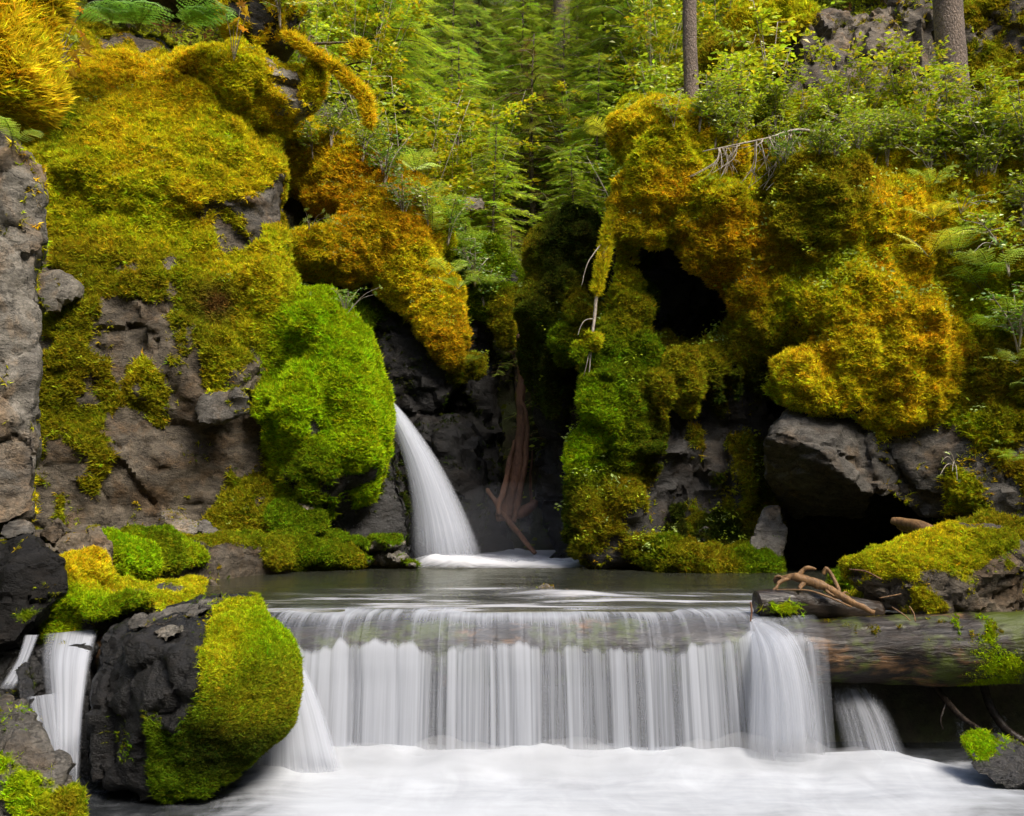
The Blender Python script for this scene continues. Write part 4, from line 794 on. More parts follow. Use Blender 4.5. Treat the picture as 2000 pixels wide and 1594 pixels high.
# ------------------------------------------------------------------ water
POOLZ = .88
def gridmesh(name, xs, ys, zf, wf, mat):
    X, Y = np.meshgrid(xs, ys); x, y = X.ravel(), Y.ravel()
    V = np.stack([x, y, zf(x, y)], 1); n = len(xs)
    i, j = np.meshgrid(np.arange(n - 1), np.arange(len(ys) - 1)); a = (j * n + i).ravel()
    return mesh(name, V, np.stack([a, a + 1, a + n + 1, a + n], 1), attrs=dict(white=wf(x, y)), mats=[mat])
def p2(x, y): return np.stack([x, y, 0 * x], 1)
FX, FY = W(980, 1100, 12.6)[0], 12.7
def landing(x, y):
    """froth where the main fall lands"""
    n = fbm(p2(x, y), 1.6, 3, 5)
    return sstep(-1.45, -1.0, x + .15 * n) * (1 - sstep(.75, 1.35, x + .2 * n)) * sstep(11.75, 12.1, y + .25 * n) 
def pool_z(x, y):
    r = sstep(9.5, 7.4, y)
    z = POOLZ - .006 * sstep(7.35, 7.2, y) + .010 * fbm(p2(x * 1.0, y * 2.2), 1.3, 3, 2) + r * .022 * fbm(p2(x * .8, y * 2.0), 1.6, 2, 8)
    l = landing(x, y)
    z = z + l * (.05 + .07 * np.maximum(0, fbm(p2(x, y), 3.2, 3, 9)) + .10 * np.exp(-((x + .75) / .5) ** 2 - ((y - 12.5) / .5) ** 2))
    for sx, sy in ((.28, 8.45), (.49, 8.15)):
        z = z + .03 * np.exp(-((x - sx) / .28) ** 2 - ((y - sy) / .18) ** 2)
    return z
def pool_w(x, y):
    r = sstep(9.2, 7.6, y) * sstep(-2.2, -1.4, x)
    b = np.clip(fbm(p2(x * 1.1, y * 4.2), 1.9, 4, 14) * 2.0 - .05, 0, 1)
    w = .6 * r * b * (.4 + .6 * sstep(8.6, 7.6, y)) + .04 * r
    for sx, sy in ((.28, 8.3), (.49, 8.0), (-.3, 8.8)):
        w = w + .5 * np.exp(-((x - sx) / .32) ** 2 - ((y - sy) / .10) ** 2)
    return np.clip(w + landing(x, y) * .97, 0, 1)
tag(obj('pool_water', gridmesh('pool_water', np.linspace(-5, 5, 280), np.linspace(6.76, 16, 315), pool_z, pool_w, M_POOL)), 'clear brown green pool water above the log weir', 'water', kind='structure')
# stream bed stones seen through the pool
bed = bpy.data.objects.new('stream_bed', None); COL.objects.link(bed); bed.location = (0, 8, .4); bed['kind'] = 'structure'; bed['label'] = 'cobbled bed of the pool seen through the water'
M_COB = []
for k, c in enumerate([(.10, .085, .055), (.16, .12, .07), (.07, .07, .055), (.22, .16, .08), (.05, .045, .04)]):
    n = NT('wet cobble'); pos = n.n('NewGeometry').outputs['Position']
    M_COB.append(n.out(n.n('BsdfPrincipled', i_Base_Color=n.mix(1, c, n.ramp(n.noise(pos, 22, 4), [(.3, .6), (.7, 1.4)]), 'MULTIPLY'), i_Roughness=.6).outputs[0]))
def cobble_mesh(k):
    bm = bmesh.new(); bmesh.ops.create_icosphere(bm, subdivisions=1, radius=1)
    r = random.Random(k)
    for v in bm.verts: v.co *= r.uniform(.82, 1.15)
    me = bpy.data.meshes.new('cobble'); bm.to_mesh(me); bm.free(); me.materials.append(M_COB[k % 5]); return me
cobs = [cobble_mesh(k) for k in range(10)]
q = np.random.default_rng(3)
for k in range(290):
    x = q.uniform(-3.0, 3.0); y = 7.0 + 4.6 * q.random() ** 1.4
    o = obj('cobble', cobs[k % 10], bed); s = q.uniform(.05, .13)
    o.location = (x, y - 8, float(H(np.array([x]), np.array([y]))[0]) - .4 + q.uniform(-.01, .03)); o.scale = (s * q.uniform(1, 1.5), s * q.uniform(.8, 1.2), s * .6); o.rotation_euler = (q.uniform(-.3, .3), q.uniform(-.3, .3), q.uniform(0, 6.28))
# bed lifted to cobble level under the near half of the pool
# water sliding over the log and falling as a curtain
prof = spline([(7.3, POOLZ), (7.05, .884), (6.82, .888), (6.62, .885), (6.46, .835), (6.365, .745), (6.32, .62), (6.285, .46), (6.24, .25), (6.20, .05), (6.185, -.06)], 110)
arc = np.concatenate([[0], np.cumsum(np.linalg.norm(np.diff(prof, axis=0), axis=1))])
def curtain(layer):
    xs = np.linspace(-1.66, 2.02, 820); X = np.tile(xs, (110, 1)); Yp = np.tile(prof[:, :1], (1, 820)); Zp = np.tile(prof[:, 1:], (1, 820))
    fall = sstep(.78, .45, Zp) * (Yp < 6.5)
    lip = sstep(7.3, 6.7, Yp)
    c1 = fn1(xs, 6., 3 + layer, 3); c2 = fn1(xs, 19., 13 + layer, 2); c3 = fn1(xs, 2.1, 29 + layer, 2); c4 = fn1(xs, 60., 31 + layer, 1)
    X = X + fall * (.07 * c3 + .02 * c1)[None] * (0.9 - Zp)
    Yp = Yp - .007 * (c1 + .6 * c2)[None] * np.minimum(1, fall * 1.0 + .25 * lip) - layer * -.035 * fall + .03 * c3[None] * fall
    Zp = Zp + lip * (1 - fall) * (.010 * fn1(xs, 5., 44, 2) + .014 * fn1(xs, 1.6, 45, 2))[None] * (Yp < 7.25)
    # the white begins in uneven teeth below the log's belly
    teeth = .69 + .06 * c1 + .05 * c2 + .09 * c3 + .07 * sstep(1.0, 1.6, xs)
    f = sstep(teeth[None] + .010, teeth[None] - .03, Zp) * (Yp < 6.6)
    strand = np.clip(.60 + .95 * c1 + .5 * c2 + .3 * c4 + .5 * c3, .10, .97)
    open_ = sstep(.70, .1, Zp)
    wfall = strand[None] * (1 - .12 * open_) + .10 * open_ * 0
    over = (.34 + .22 * fn1(xs, 5.5, 51, 3) + .18 * fn1(xs, 30., 52, 2))[None] * sstep(7.3, 6.9, Yp) * (.55 + .45 * sstep(6.42, 6.62, Yp)) + np.exp(-((Yp - 6.76) / .20) ** 2) * (.52 + .45 * fn1(xs, 2.6, 53, 2) + .35 * fn1(xs, 38., 54, 2))[None]
    over = np.clip(over, .02, .75)
    w = over * (1 - f) * (1 if layer == 0 else 0) + wfall * f * (1 if layer == 0 else .55)
    edge = sstep(-1.66, -1.45, X) * (1 - .9 * sstep(1.86, 2.02, X))
    w = w * edge
    V = np.stack([X.ravel(), Yp.ravel(), Zp.ravel()], 1)
    uv = np.stack([X.ravel(), np.repeat(arc, 820)], 1)
    i, j = np.meshgrid(np.arange(819), np.arange(109)); a = (j * 820 + i).ravel()
    film = ((1 - f) * edge * (1 if layer == 0 else 0)).ravel()
    return mesh('water_sheet', V, np.stack([a, a + 820, a + 821, a + 1], 1), attrs=dict(white=w.ravel(), film=film), uv=uv, mats=[M_WHITE])
base = np.array((.2, 6.3, 0.))
weir = empty('weir_fall', base, 'broad curtain of white water pouring over the sunken log', 'waterfall')
for layer in (0, 1): obj('water_sheet' if layer == 0 else 'water_strands', curtain(layer), weir, -base)
def sheet(name, Lp, Rp, parent, pbase, wf, nu=70, nv=80, bulge=.05, flute=.01, seed=0, fade=.75):
    L = spline([W(*p) for p in Lp], nv); Rr = spline([W(*p) for p in Rp], nv)
    u = np.linspace(0, 1, nu)[None]; v = np.linspace(0, 1, nv)[:, None]
    P = L[:, None] * (1 - u[..., None]) + Rr[:, None] * u[..., None]
    wid = np.linalg.norm(Rr - L, axis=1)
    P[..., 1] -= bulge * np.sin(np.pi * u) ** .7 * np.minimum(1, wid / .4)[:, None] + flute * fn1(u[0] * 1.0, 9, seed, 2)[None]
    U = np.broadcast_to(u, (nv, nu)); Vv = np.broadcast_to(v, (nv, nu))
    w = np.clip(wf(U, Vv), 0, 1) * (1 - fade * sstep(.80, .97, Vv))
    ln = np.linalg.norm(np.diff((L + Rr) / 2, axis=0), axis=1).sum()
    uv = np.stack([(U * wid.max()).ravel(), (Vv * ln).ravel()], 1)
    i, j = np.meshgrid(np.arange(nu - 1), np.arange(nv - 1)); a = (j * nu + i).ravel()
    me = mesh(name, P.reshape(-1, 3) - pbase, np.stack([a, a + nu, a + nu + 1, a + 1], 1), attrs=dict(white=w.ravel(), film=np.zeros(nu * nv)), uv=uv, mats=[M_WHITE])
    return obj(name, me, parent)
def soft(u, a=.12, b=.12): return sstep(0, a, u) * (1 - sstep(1 - b, 1, u))
# fan of water squeezed between boulder and log
fb = W(590, 1490, 6.1); fan = empty('side_fall', fb, 'smooth white fan of water sliding down beside the mossy boulder', 'waterfall')
for s_ in (0, 1):
    sheet('water_sheet', [(505, 1200, 6.55), (516, 1260, 6.40), (514, 1370, 6.22), (490, 1545, 5.95 + .05 * s_)], [(522, 1196, 6.6), (575, 1262, 6.35), (628, 1370, 6.12), (682, 1535, 5.95)], fan, fb,
          lambda u, v: soft(u, .05, .10 + 0 * v) * (.50 + .36 * sstep(.05, .5, v)) * (1 if s_ == 0 else .8), bulge=.10 - .06 * s_, seed=3 + s_)
rb = W(1530, 1490, 6.2); fr_ = empty('side_fall', rb, 'arching white strands pouring over the log end by the driftwood', 'waterfall')
for s_ in (0, 1):
    sheet('water_sheet', [(1462, 1212, 6.5), (1458, 1290, 6.28), (1452, 1380, 6.2), (1446, 1496, 6.12)], [(1475, 1206, 6.6), (1545, 1232, 6.35), (1588, 1330, 6.2), (1608, 1496, 6.12)], fr_, rb,
          lambda u, v: soft(u, .2, .1) * np.clip(.50 + .8 * fn1(u, 7, 5 + s_, 2) + .1 * v, .05, .95) * (1 if s_ == 0 else .4), bulge=.06 + .05 * s_, seed=7 + s_)
ub = W(1700, 1490, 6.3); un = empty('side_fall', ub, 'thin white strands spraying out from beneath the fallen log', 'waterfall')
sheet('water_sheet', [(1612, 1340, 6.75), (1628, 1400, 6.5), (1650, 1496, 6.25)], [(1700, 1330, 6.75), (1745, 1400, 6.5), (1782, 1496, 6.25)], un, ub,
      lambda u, v: soft(u, .25, .3) * np.clip(.5 + .55 * fn1(u, 6, 15, 2), .0, 1) * sstep(0, .15, v), bulge=.05, seed=9)
for x0, x1, w_ in ((1858, 1880, .28), (1925, 1965, .22), (1720, 1740, .15)):
    sheet('water_thread', [(x0, 1335, 7.0), (x0 + 4, 1400, 6.9), (x0 + 8, 1450, 6.85)], [(x1, 1335, 7.0), (x1 + 6, 1400, 6.9), (x1 + 12, 1450, 6.85)], un, ub, lambda u, v: soft(u, .4, .4) * w_, nu=16, nv=30, bulge=.01)
# the small cascade
cb = W(110, 1525, 5.7); cas = empty('small_cascade', cb, 'small two step cascade between dark rocks beside the mossy boulder', 'waterfall')
sheet('water_sheet', [(88, 1226, 7.0), (86, 1238, 6.45), (80, 1290, 6.12), (92, 1390, 5.9), (98, 1530, 5.65)], [(205, 1222, 7.0), (194, 1234, 6.45), (180, 1290, 6.12), (165, 1390, 5.9), (156, 1532, 5.65)], cas, cb,
      lambda u, v: soft(u, .25, .12) * np.clip(.42 + .35 * u + .4 * fn1(u, 5, 25, 2) + .18 * v, .05, 1) * sstep(.0, .12, v), bulge=.05, seed=12)
sheet('water_thread', [(46, 1240, 6.25), (30, 1290, 6.05), (-6, 1345, 5.9)], [(78, 1240, 6.25), (58, 1290, 6.05), (34, 1345, 5.9)], cas, cb, lambda u, v: soft(u, .3, .3) * (.55 + .3 * fn1(u, 5, 27, 2)), nu=30, nv=40, bulge=.02)
sheet('water_thread', [(48, 1362, 5.85), (62, 1420, 5.75), (92, 1500, 5.65)], [(120, 1352, 5.9), (126, 1420, 5.78), (128, 1500, 5.66)], cas, cb, lambda u, v: soft(u, .3, .3) * (.5 + .35 * fn1(u, 5, 29, 2)), nu=40, nv=40, bulge=.03)
# the main fall
mb_ = W(880, 1105, 12.5); mf = empty('waterfall', mb_, 'white waterfall sliding out from behind the green moss bulge into the pool', 'waterfall')
for s_ in (0, 1, 2):
    sheet('water_sheet' if s_ < 2 else 'water_veil', [(740, 764, 13.3), (752, 800, 13.05), (786, 900, 12.75), (806 - 4 * s_, 1000, 12.55), (808 - 7 * s_, 1112, 12.4)], [(760, 776, 13.4), (800, 818, 13.1), (860, 902, 12.85), (912, 1002, 12.65), (952 + 4 * s_, 1112, 12.45)], mf, mb_,
          lambda u, v: (sstep(.0, .45, u) * (1 - sstep(.66, 1, u)) * (1.0 if s_ < 2 else .7) + .18 * soft(u, .08, .1)) * (.9 if s_ == 0 else .6), nu=90, nv=110, bulge=(.14, .08, .20)[s_], flute=.02, seed=31 + s_)
# spray standing where the falls land
def spray(name, x0, x1, y0, z0, hgt, layers, parent, pbase, seed, amt=.75):
    for k in range(layers):
        xs = np.linspace(x0, x1, 160); t = np.linspace(0, 1, 14); yy = y0 - .05 * k
        h = hgt * (.55 + .75 * np.maximum(-.5, fn1(xs, 4., seed + k, 3)))
        X = np.tile(xs, (14, 1)); Zz = z0 - .03 + t[:, None] * h[None]; Yy = yy - .10 * (1 - t[:, None]) ** 2 + .03 * fn1(xs, 3., seed + 9 + k)[None] + 0 * X
        w = amt * (1 - sstep(.15, 1.0, t))[:, None] * (.75 + .5 * fn1(xs, 6., seed + 20 + k, 2))[None] * (sstep(x0, x0 + .25, xs) * (1 - sstep(x1 - .25, x1, xs)))[None]
        i, j = np.meshgrid(np.arange(159), np.arange(13)); a = (j * 160 + i).ravel()
        V = np.stack([X.ravel(), Yy.ravel(), Zz.ravel()], 1)
        obj(name, mesh(name, V - pbase, np.stack([a, a + 1, a + 161, a + 160], 1), attrs=dict(white=np.clip(w, 0, 1).ravel(), film=np.zeros(len(V))), uv=np.stack([X.ravel() * .25, Zz.ravel() * 3], 1), mats=[M_WHITE]), parent)
spray('spray', -1.75, -.95, 6.0, .0, .13, 2, fan, fb, 75, .45)
spray('spray', -1.7, 2.6, 6.18, .04, .15, 2, weir, base, 71, .45)
spray('spray', -1.1, .9, 12.35, POOLZ + .02, .22, 3, mf, mb_, 81, .6)
# fine mist hanging in the slot by the fall
n = NT('mist'); vv = n.n('VolumePrincipled'); vv.inputs['Color'].default_value = (.9, .93, 1, 1); vv.inputs['Density'].default_value = .06; M_MIST = n.out(None, vv.outputs[0])
bm = bmesh.new(); bmesh.ops.create_icosphere(bm, subdivisions=3, radius=1); me = bpy.data.meshes.new('mist'); bm.to_mesh(me); bm.free(); me.materials.append(M_MIST)
mo = obj('mist', me, None, W(1000, 1050, 13.0), 'stuff'); mo.scale = (1.1, .75, .75); tag(mo, 'pale mist drifting at the foot of the waterfall', 'mist')
n = NT('spray mist'); vv = n.n('VolumePrincipled'); vv.inputs['Color'].default_value = (.95, .97, 1, 1); vv.inputs['Density'].default_value = 1.3; M_SPRAY = n.out(None, vv.outputs[0])
q = np.random.default_rng(9); pl = []
for k in range(46):
    x_ = -1.55 + 3.7 * k / 45 + q.uniform(-.05, .05); r_ = q.uniform(.08, .15)
    pl.append(dict(t='e', c=np.array((x_, 6.06 + q.uniform(-.08, .05), .03 + q.uniform(-.02, .03))), r=np.array((r_ * 1.2, r_ * 1.3, r_ * q.uniform(.7, 1.35))), moss=0, mcol=(0, 0, 0), rcol=(0, 0, 0), k=.08, wet=0, rot=0.))
WARP[0] = .03; WARP[1] = 5.; Vm, Fm = surface(pl, [], .03)
tag(obj('mist', mesh('mist', Vm, Fm, mats=[M_SPRAY]), kind='stuff'), 'low spray mist along the foot of the log weir', 'mist')
# lower pool
def foam_z(x, y):
    n = fbm(p2(x, y), 2.2, 3, 61); b = np.exp(-((y - 6.22) / .30) ** 2) * sstep(-1.9, -1.4, x) * (1 - sstep(2.3, 2.9, x))
    return .03 * n + b * (.09 + .05 * np.maximum(0, fbm(p2(x, y), 4.5, 3, 62) + .1)) + .05 * fbm(p2(x * .6, y), 1.4, 3, 63)
def foam_w(x, y):
    n = fbm(p2(x, y), 1.3, 3, 64)
    l = sstep(-1.85, -.95, x + .35 * (y - 5.6) + .35 * n); r = 1 - .8 * sstep(1.9, 3.5, x + .35 * n - .5 * (y - 5.5))
    return np.clip(l * r * (.90 + .22 * fbm(p2(x * .7 - y * .5, y * 1.6), 1.2, 3, 66)), 0, 1) * sstep(6.5, 6.3, y)
tag(obj('lower_pool_water', gridmesh('lower_pool_water', np.linspace(-4.2, 4.6, 260), np.linspace(1.5, 7.2, 200), foam_z, foam_w, M_FOAM)), 'churning white foam pool below the log weir', 'water', kind='structure')
# ------------------------------------------------------------------ wood
def woodmesh(name, parts, mat, bend=.0, nz=.012, fr=9., seed=0):
    V, F = join(parts)
    # roughen every piece a little
    V = V + nz * np.stack([fbm(V, fr, 3, seed + k) for k in (1, 2, 3)], 1)
    return V, F
def limb(pts, radii, n=40, ns=10):
    P = spline([W(*p) if len(p) == 3 else p for p in pts], n); r = np.interp(np.linspace(0, 1, n), np.linspace(0, 1, len(radii)), radii)
    return tube(P, r, ns)
def wood(name, label, cat, parts, mat, nz=.01, fr=9., seed=0, group=None):
    V, F = woodmesh(name, parts, mat, nz=nz, fr=fr, seed=seed)
    b = np.array((V[:, 0].mean(), V[:, 1].mean(), V[:, 2].min()))
    o = obj(name, mesh(name, V - b, F, mats=[mat]), loc=b); tag(o, label, cat, group); o['_b'] = 0; del o['_b']
    return o, b
def add_moss(o, b, V, N, n, size, col, group=None, wfun=None, droop=.3):
    k = rng.integers(0, len(V), n); P = V[k] + rng.normal(0, .008, (n, 3)); nn = N[k]
    if wfun is not None: m = wfun(P, nn) > rng.random(n); P, nn = P[m], nn[m]
    Z = nn + rng.normal(0, .3, nn.shape); Z[:, 2] -= droop
    c = np.array(C[col]) * (1 + rng.normal(0, .12, (len(P), 3))) * rng.uniform(.75, 1.3, (len(P), 1))
    return scatter('moss', o, P, Z, size * rng.uniform(.6, 1.3, len(P)), np.clip(c, .003, 1), group or G_FEATHER, b)
# the log
xs = np.linspace(-2.7, 4.6, 150)
lp = np.stack([xs, 6.62 + .03 * np.sin(xs * 1.3), .645 + .012 * np.sin(xs * 2 + 1) + .012 * (xs - 1.5)], 1)
parts = [tube(lp, .215 + .02 * sstep(2, 4, xs) + .01 * np.sin(xs * 5), 40)]
V, F = join(parts); cdir = V - lp[np.repeat(np.arange(150), 40)]; cdir /= np.linalg.norm(cdir, axis=1)[:, None]
V = V + cdir * (.040 * fbm(V * np.array((.5, 1, 1)), 7, 4, 5) + .010 * fbm(V * np.array((.25, 1, 1)), 30, 2, 6))[:, None]
b = np.array((1., 6.62, .42)); log = obj('fallen_log', mesh('fallen_log', V - b, F, mats=[M_LOG]), loc=b)
tag(log, 'long wet fallen log damming the stream, mossy where it leaves the water', 'log')
N = cdir
def log_moss(n, x0, x1, size, col, grp, wf):
    x = rng.uniform(x0, x1, n); th = rng.uniform(0, 6.283, n); nn = np.stack([0 * x, np.cos(th), np.sin(th)], 1)
    r_ = np.interp(x, xs, .215 + .02 * sstep(2, 4, xs) + .01 * np.sin(xs * 5))
    P = np.stack([x, np.interp(x, xs, lp[:, 1]), np.interp(x, xs, lp[:, 2])], 1) + nn * (r_ * .99)[:, None]
    m = (wf(P, nn) > rng.random(n)) & (nn[:, 1] < .3); P, nn = P[m], nn[m]; Z = nn + rng.normal(0, .3, nn.shape); Z[:, 2] -= .4
    c = np.array(C[col]) * (1 + rng.normal(0, .1, (len(P), 3))) * rng.uniform(.6, 1.35, (len(P), 1))
    scatter('moss', log, P, Z, size * rng.uniform(.6, 1.3, len(P)), np.clip(c, .003, 1), grp, b)
LX = W(1905, 1260, 6.45)[0]
log_moss(30000, LX - .35, 3.9, .023, 'lime', G_CUSHION, lambda P, n: np.clip(1.3 * np.exp(-((P[:, 0] - LX) / .10) ** 4) + .75 * sstep(LX, LX + .2, P[:, 0]) * sstep(.2, -.3, n[:, 2]), 0, 1) * sstep(-.2, .1, fbm(P, 6, 2, 3) + .12) * sstep(.98, .8, n[:, 2]))
log_moss(26000, 1.9, 3.6, .016, 'olive', G_CUSHION, lambda P, n: sstep(1.95, 2.3, P[:, 0]) * sstep(.08, .35, fbm(P, 5, 3, 8)))
# dark broken log piece and driftwood lying on it
dl, b2 = wood('log_piece', 'short black wet log piece with a hollow end lying across the fallen log', 'log', [limb([(1478, 1180, 6.62), (1540, 1178, 6.66), (1620, 1186, 6.72), (1715, 1196, 6.8)], [.085, .098, .088, .075], 40, 20)], M_DARKLOG, .012, 7, 3)
add_moss(dl, b2, W(1530, 1186, 6.56)[None] + rng.normal(0, 1, (300, 3)) * (.05, .02, .014), np.tile((0, -.5, .8), (300, 1)), 300, .022, 'lime', G_FEATHER)
wood('driftwood_branch', 'forked tan driftwood branch lying on the black log piece', 'branch', [
    limb([(1512, 1136, 6.75), (1545, 1127, 6.68), (1572, 1132, 6.64), (1610, 1146, 6.6), (1655, 1172, 6.56), (1708, 1196, 6.5)], [.016, .026, .036, .032, .026, .012], 50, 12),
    limb([(1556, 1132, 6.66), (1566, 1116, 6.66), (1578, 1110, 6.66), (1592, 1113, 6.66)], [.022, .016, .013, .010], 20, 10),
    limb([(1545, 1127, 6.68), (1524, 1138, 6.66), (1508, 1152, 6.62)], [.02, .016, .007], 16, 8), limb([(1572, 1134, 6.64), (1562, 1148, 6.6), (1566, 1153, 6.58)], [.024, .014, .005], 12, 8),
    limb([(1530, 1130, 6.7), (1516, 1126, 6.7), (1510, 1132, 6.7)], [.014, .010, .004], 10, 8),
    limb([(1612, 1146, 6.6), (1618, 1158, 6.56), (1630, 1164, 6.54)], [.016, .010, .003], 12, 8), limb([(1640, 1164, 6.58), (1652, 1158, 6.6), (1660, 1160, 6.6)], [.010, .007, .003], 10, 6)], M_DRIFT, .014, 22, 5)
wood('stick', 'stubby brown stick poking up behind the tan driftwood', 'stick', [limb([(1608, 1122, 6.95), (1614, 1111, 6.95), (1628, 1130, 6.92), (1640, 1156, 6.85)], [.012, .016, .014, .012], 24, 8)], M_DRIFT, .005, 16, 6)
wood('root', 'thin orange root strung below the tan driftwood', 'root', [limb([(1515, 1152, 6.6), (1575, 1153, 6.55), (1610, 1163, 6.52), (1664, 1186, 6.5)], [.005, .006, .007, .005], 30, 6)], M_DRIFT, .003, 16, 7)
wood('twig', 'red twig dipping into the water at the log lip', 'twig', [limb([(1466, 1176, 6.5), (1468, 1195, 6.48), (1466, 1214, 6.46)], [.006, .007, .004], 14, 6)], M_DEADWOOD, .002, 16, 8)
wood('stick', 'bent reddish stick leaning on the mossy root mass', 'stick', [limb([(1658, 1112, 6.8), (1690, 1116, 6.75), (1722, 1132, 6.7)], [.004, .006, .005], 20, 6)], M_DEADWOOD, .002, 16, 9)
for k, (a_, b_, lb) in enumerate([((1742, 1186, 6.5), (1778, 1213, 6.42), 'short orange stick lying flat on the fallen log'), ((1776, 1184, 6.5), (1788, 1214, 6.42), 'grey upright stick beside the short orange stick'), ((1718, 1168, 6.7), (1760, 1160, 6.7), 'thin stick caught under the root mass')]):
    wood('stick', lb, 'stick', [limb([a_, ((a_[0] + b_[0]) / 2 + 3, (a_[1] + b_[1]) / 2, (a_[2] + b_[2]) / 2), b_], [.004, .005, .004], 12, 6)], M_DRIFT, .002, 16, 10 + k)
wood('broken_plank', 'weathered splintered plank sticking out behind the root mass', 'plank', [limb([(1742, 1017, 8.3), (1790, 1028, 8.1), (1860, 1058, 7.8)], [.030, .055, .075], 20, 9), limb([(1752, 1030, 8.3), (1800, 1040, 8.1), (1850, 1060, 7.9)], [.012, .04, .05], 16, 8)], M_DRIFT, .014, 9, 14)
wood('branch', 'dark slanting branch below the fallen log in the shadow', 'branch', [limb([(1812, 1322, 6.75), (1850, 1370, 6.55), (1890, 1410, 6.35), (1948, 1442, 6.1)], [.022, .024, .018, .009], 30, 8), limb([(1850, 1370, 6.55), (1838, 1400, 6.5), (1842, 1425, 6.5)], [.01, .007, .003], 12, 6)], M_DARKLOG, .006, 9, 15)
wood('branch', 'curved dark root hanging under the mossy end of the log', 'branch', [limb([(1920, 1330, 6.85), (1940, 1390, 6.75), (1985, 1440, 6.6), (2060, 1470, 6.5)], [.03, .03, .03, .03], 24, 8)], M_DARKLOG, .006, 9, 16)
# dead trunk in the slot
dt, _ = wood('dead_tree', 'broken reddish dead trunk standing in the dark slot beside the waterfall', 'trunk', [
    limb([(1016, 655, 14.5), (1020, 720, 14.4), (1018, 770, 14.35), (1016, 860, 14.2), (1000, 950, 14.0), (985, 1010, 13.9)], [.055, .065, .065, .085, .11, .13], 60, 14),
    limb([(1018, 770, 14.3), (1030, 850, 14.1), (1015, 960, 13.9), (1002, 1020, 13.8)], [.02, .035, .045, .04], 40, 8), limb([(1005, 860, 14.1), (985, 950, 13.8), (972, 1005, 13.7)], [.02, .05, .03], 30, 8)], M_DEADWOOD, .03, 6, 20)
for k, (p_, r_, lb) in enumerate([([(952, 955, 14.0), (985, 1005, 13.8), (1045, 1082, 13.4)], [.03, .045, .03], 'split board wedged across the foot of the dead trunk'), ([(970, 1012, 13.9), (1020, 1000, 13.9), (1055, 975, 14.0)], [.05, .08, .04], 'red rotten slab leaning from the foot of the dead trunk'),
                                 ([(1040, 880, 14.3), (1036, 940, 14.2), (1038, 985, 14.1)], [.012, .02, .02], 'thin broken stave standing beside the dead trunk')]):
    wood('driftwood_piece', lb, 'driftwood', [limb(p_, r_, 24, 8)], M_DEADWOOD, .02, 6, 22 + k, 'broken wood in the slot')
# hanging mossy branch by the overhang
def mossy_limb(name, label, pts, radii, mossto, mat=M_BARK2, col='ygreen', size=.05, n=2500, extra=(), dr=.5, grp=None):
    P = spline([W(*p) for p in pts], 60); r = np.interp(np.linspace(0, 1, 60), np.linspace(0, 1, len(radii)), radii)
    V, F = join([tube(P, r, 10), *extra]); V = V + .006 * np.stack([fbm(V, 12, 2, k) for k in (1, 2, 3)], 1)
    b = np.array((V[:, 0].mean(), V[:, 1].mean(), V[:, 2].min())); o = obj(name, mesh(name, V - b, F, mats=[mat]), loc=b); tag(o, label, 'branch', grp)
    k = (rng.random(n) * 60 * mossto).astype(int); th = rng.uniform(0, 6.28, n); d = np.stack([np.cos(th), np.sin(th) * .8, np.sin(th * 1.7) * .5], 1)
    add_moss(o, b, P[k] + d * r[k][:, None] * 1.0, d, n, size, col, G_FEATHER, droop=dr)
    return o
mossy_limb('hanging_branch', 'moss wrapped branch hanging down the overhang, its tip bare', [(1215, 385, 11.75), (1192, 440, 11.7), (1180, 500, 11.65), (1166, 572, 11.6), (1158, 650, 11.6), (1150, 730, 11.6)], [.05, .055, .05, .022, .016, .005], .60, M_TWIG, 'ygreen', .045, 2600,
           [limb([(1180, 470, 11.65), (1150, 510, 11.6), (1135, 560, 11.6)], [.010, .007, .003], 14, 5), limb([(1163, 622, 11.6), (1140, 628, 11.6), (1128, 655, 11.6)], [.007, .006, .003], 14, 5), limb([(1158, 660, 11.6), (1140, 735, 11.55)], [.008, .003], 8, 5)])
rock_mass('moss_clump', 'round green moss clump caught on the tip of the hanging branch', 'moss', [ell(1150, 668, 11.6, (.10, .1, .09), 1.3, 'ygreen', 'dark', .05), ell(1138, 688, 11.6, (.08, .08, .08), 1.3, 'green', 'dark', .05)], .02, density=3500, size=.04, seed=90, face='moss_mat', mossamp=.02)
mossy_limb('mossy_branch', 'bare topped branch draped in golden moss arching out from the cliff', [(565, 70, 12.6), (600, 96, 12.6), (640, 122, 12.6), (685, 160, 12.6), (714, 192, 12.6), (722, 245, 12.6)], [.04, .04, .045, .05, .05, .02], .98, M_BARK2, 'gold', .06, 2200,
           [limb([(598, 92, 12.6), (606, 72, 12.6), (614, 74, 12.6)], [.03, .02, .01], 12, 6), limb([(612, 86, 12.6), (650, 84, 12.6), (690, 82, 12.5)], [.022, .018, .008], 20, 6), limb([(660, 132, 12.6), (700, 122, 12.6), (718, 122, 12.5)], [.016, .012, .005], 16, 6)], dr=1.2)
rock_mass('moss_clump', 'ragged golden moss clump dangling from the arching branch', 'moss', [ell(693, 96, 12.55, (.09, .09, .14), 1.3, 'yellow', 'brown', .05)], .025, density=3000, size=.06, feather=1, droop=1, seed=91, face='moss_mat', mossamp=.03)
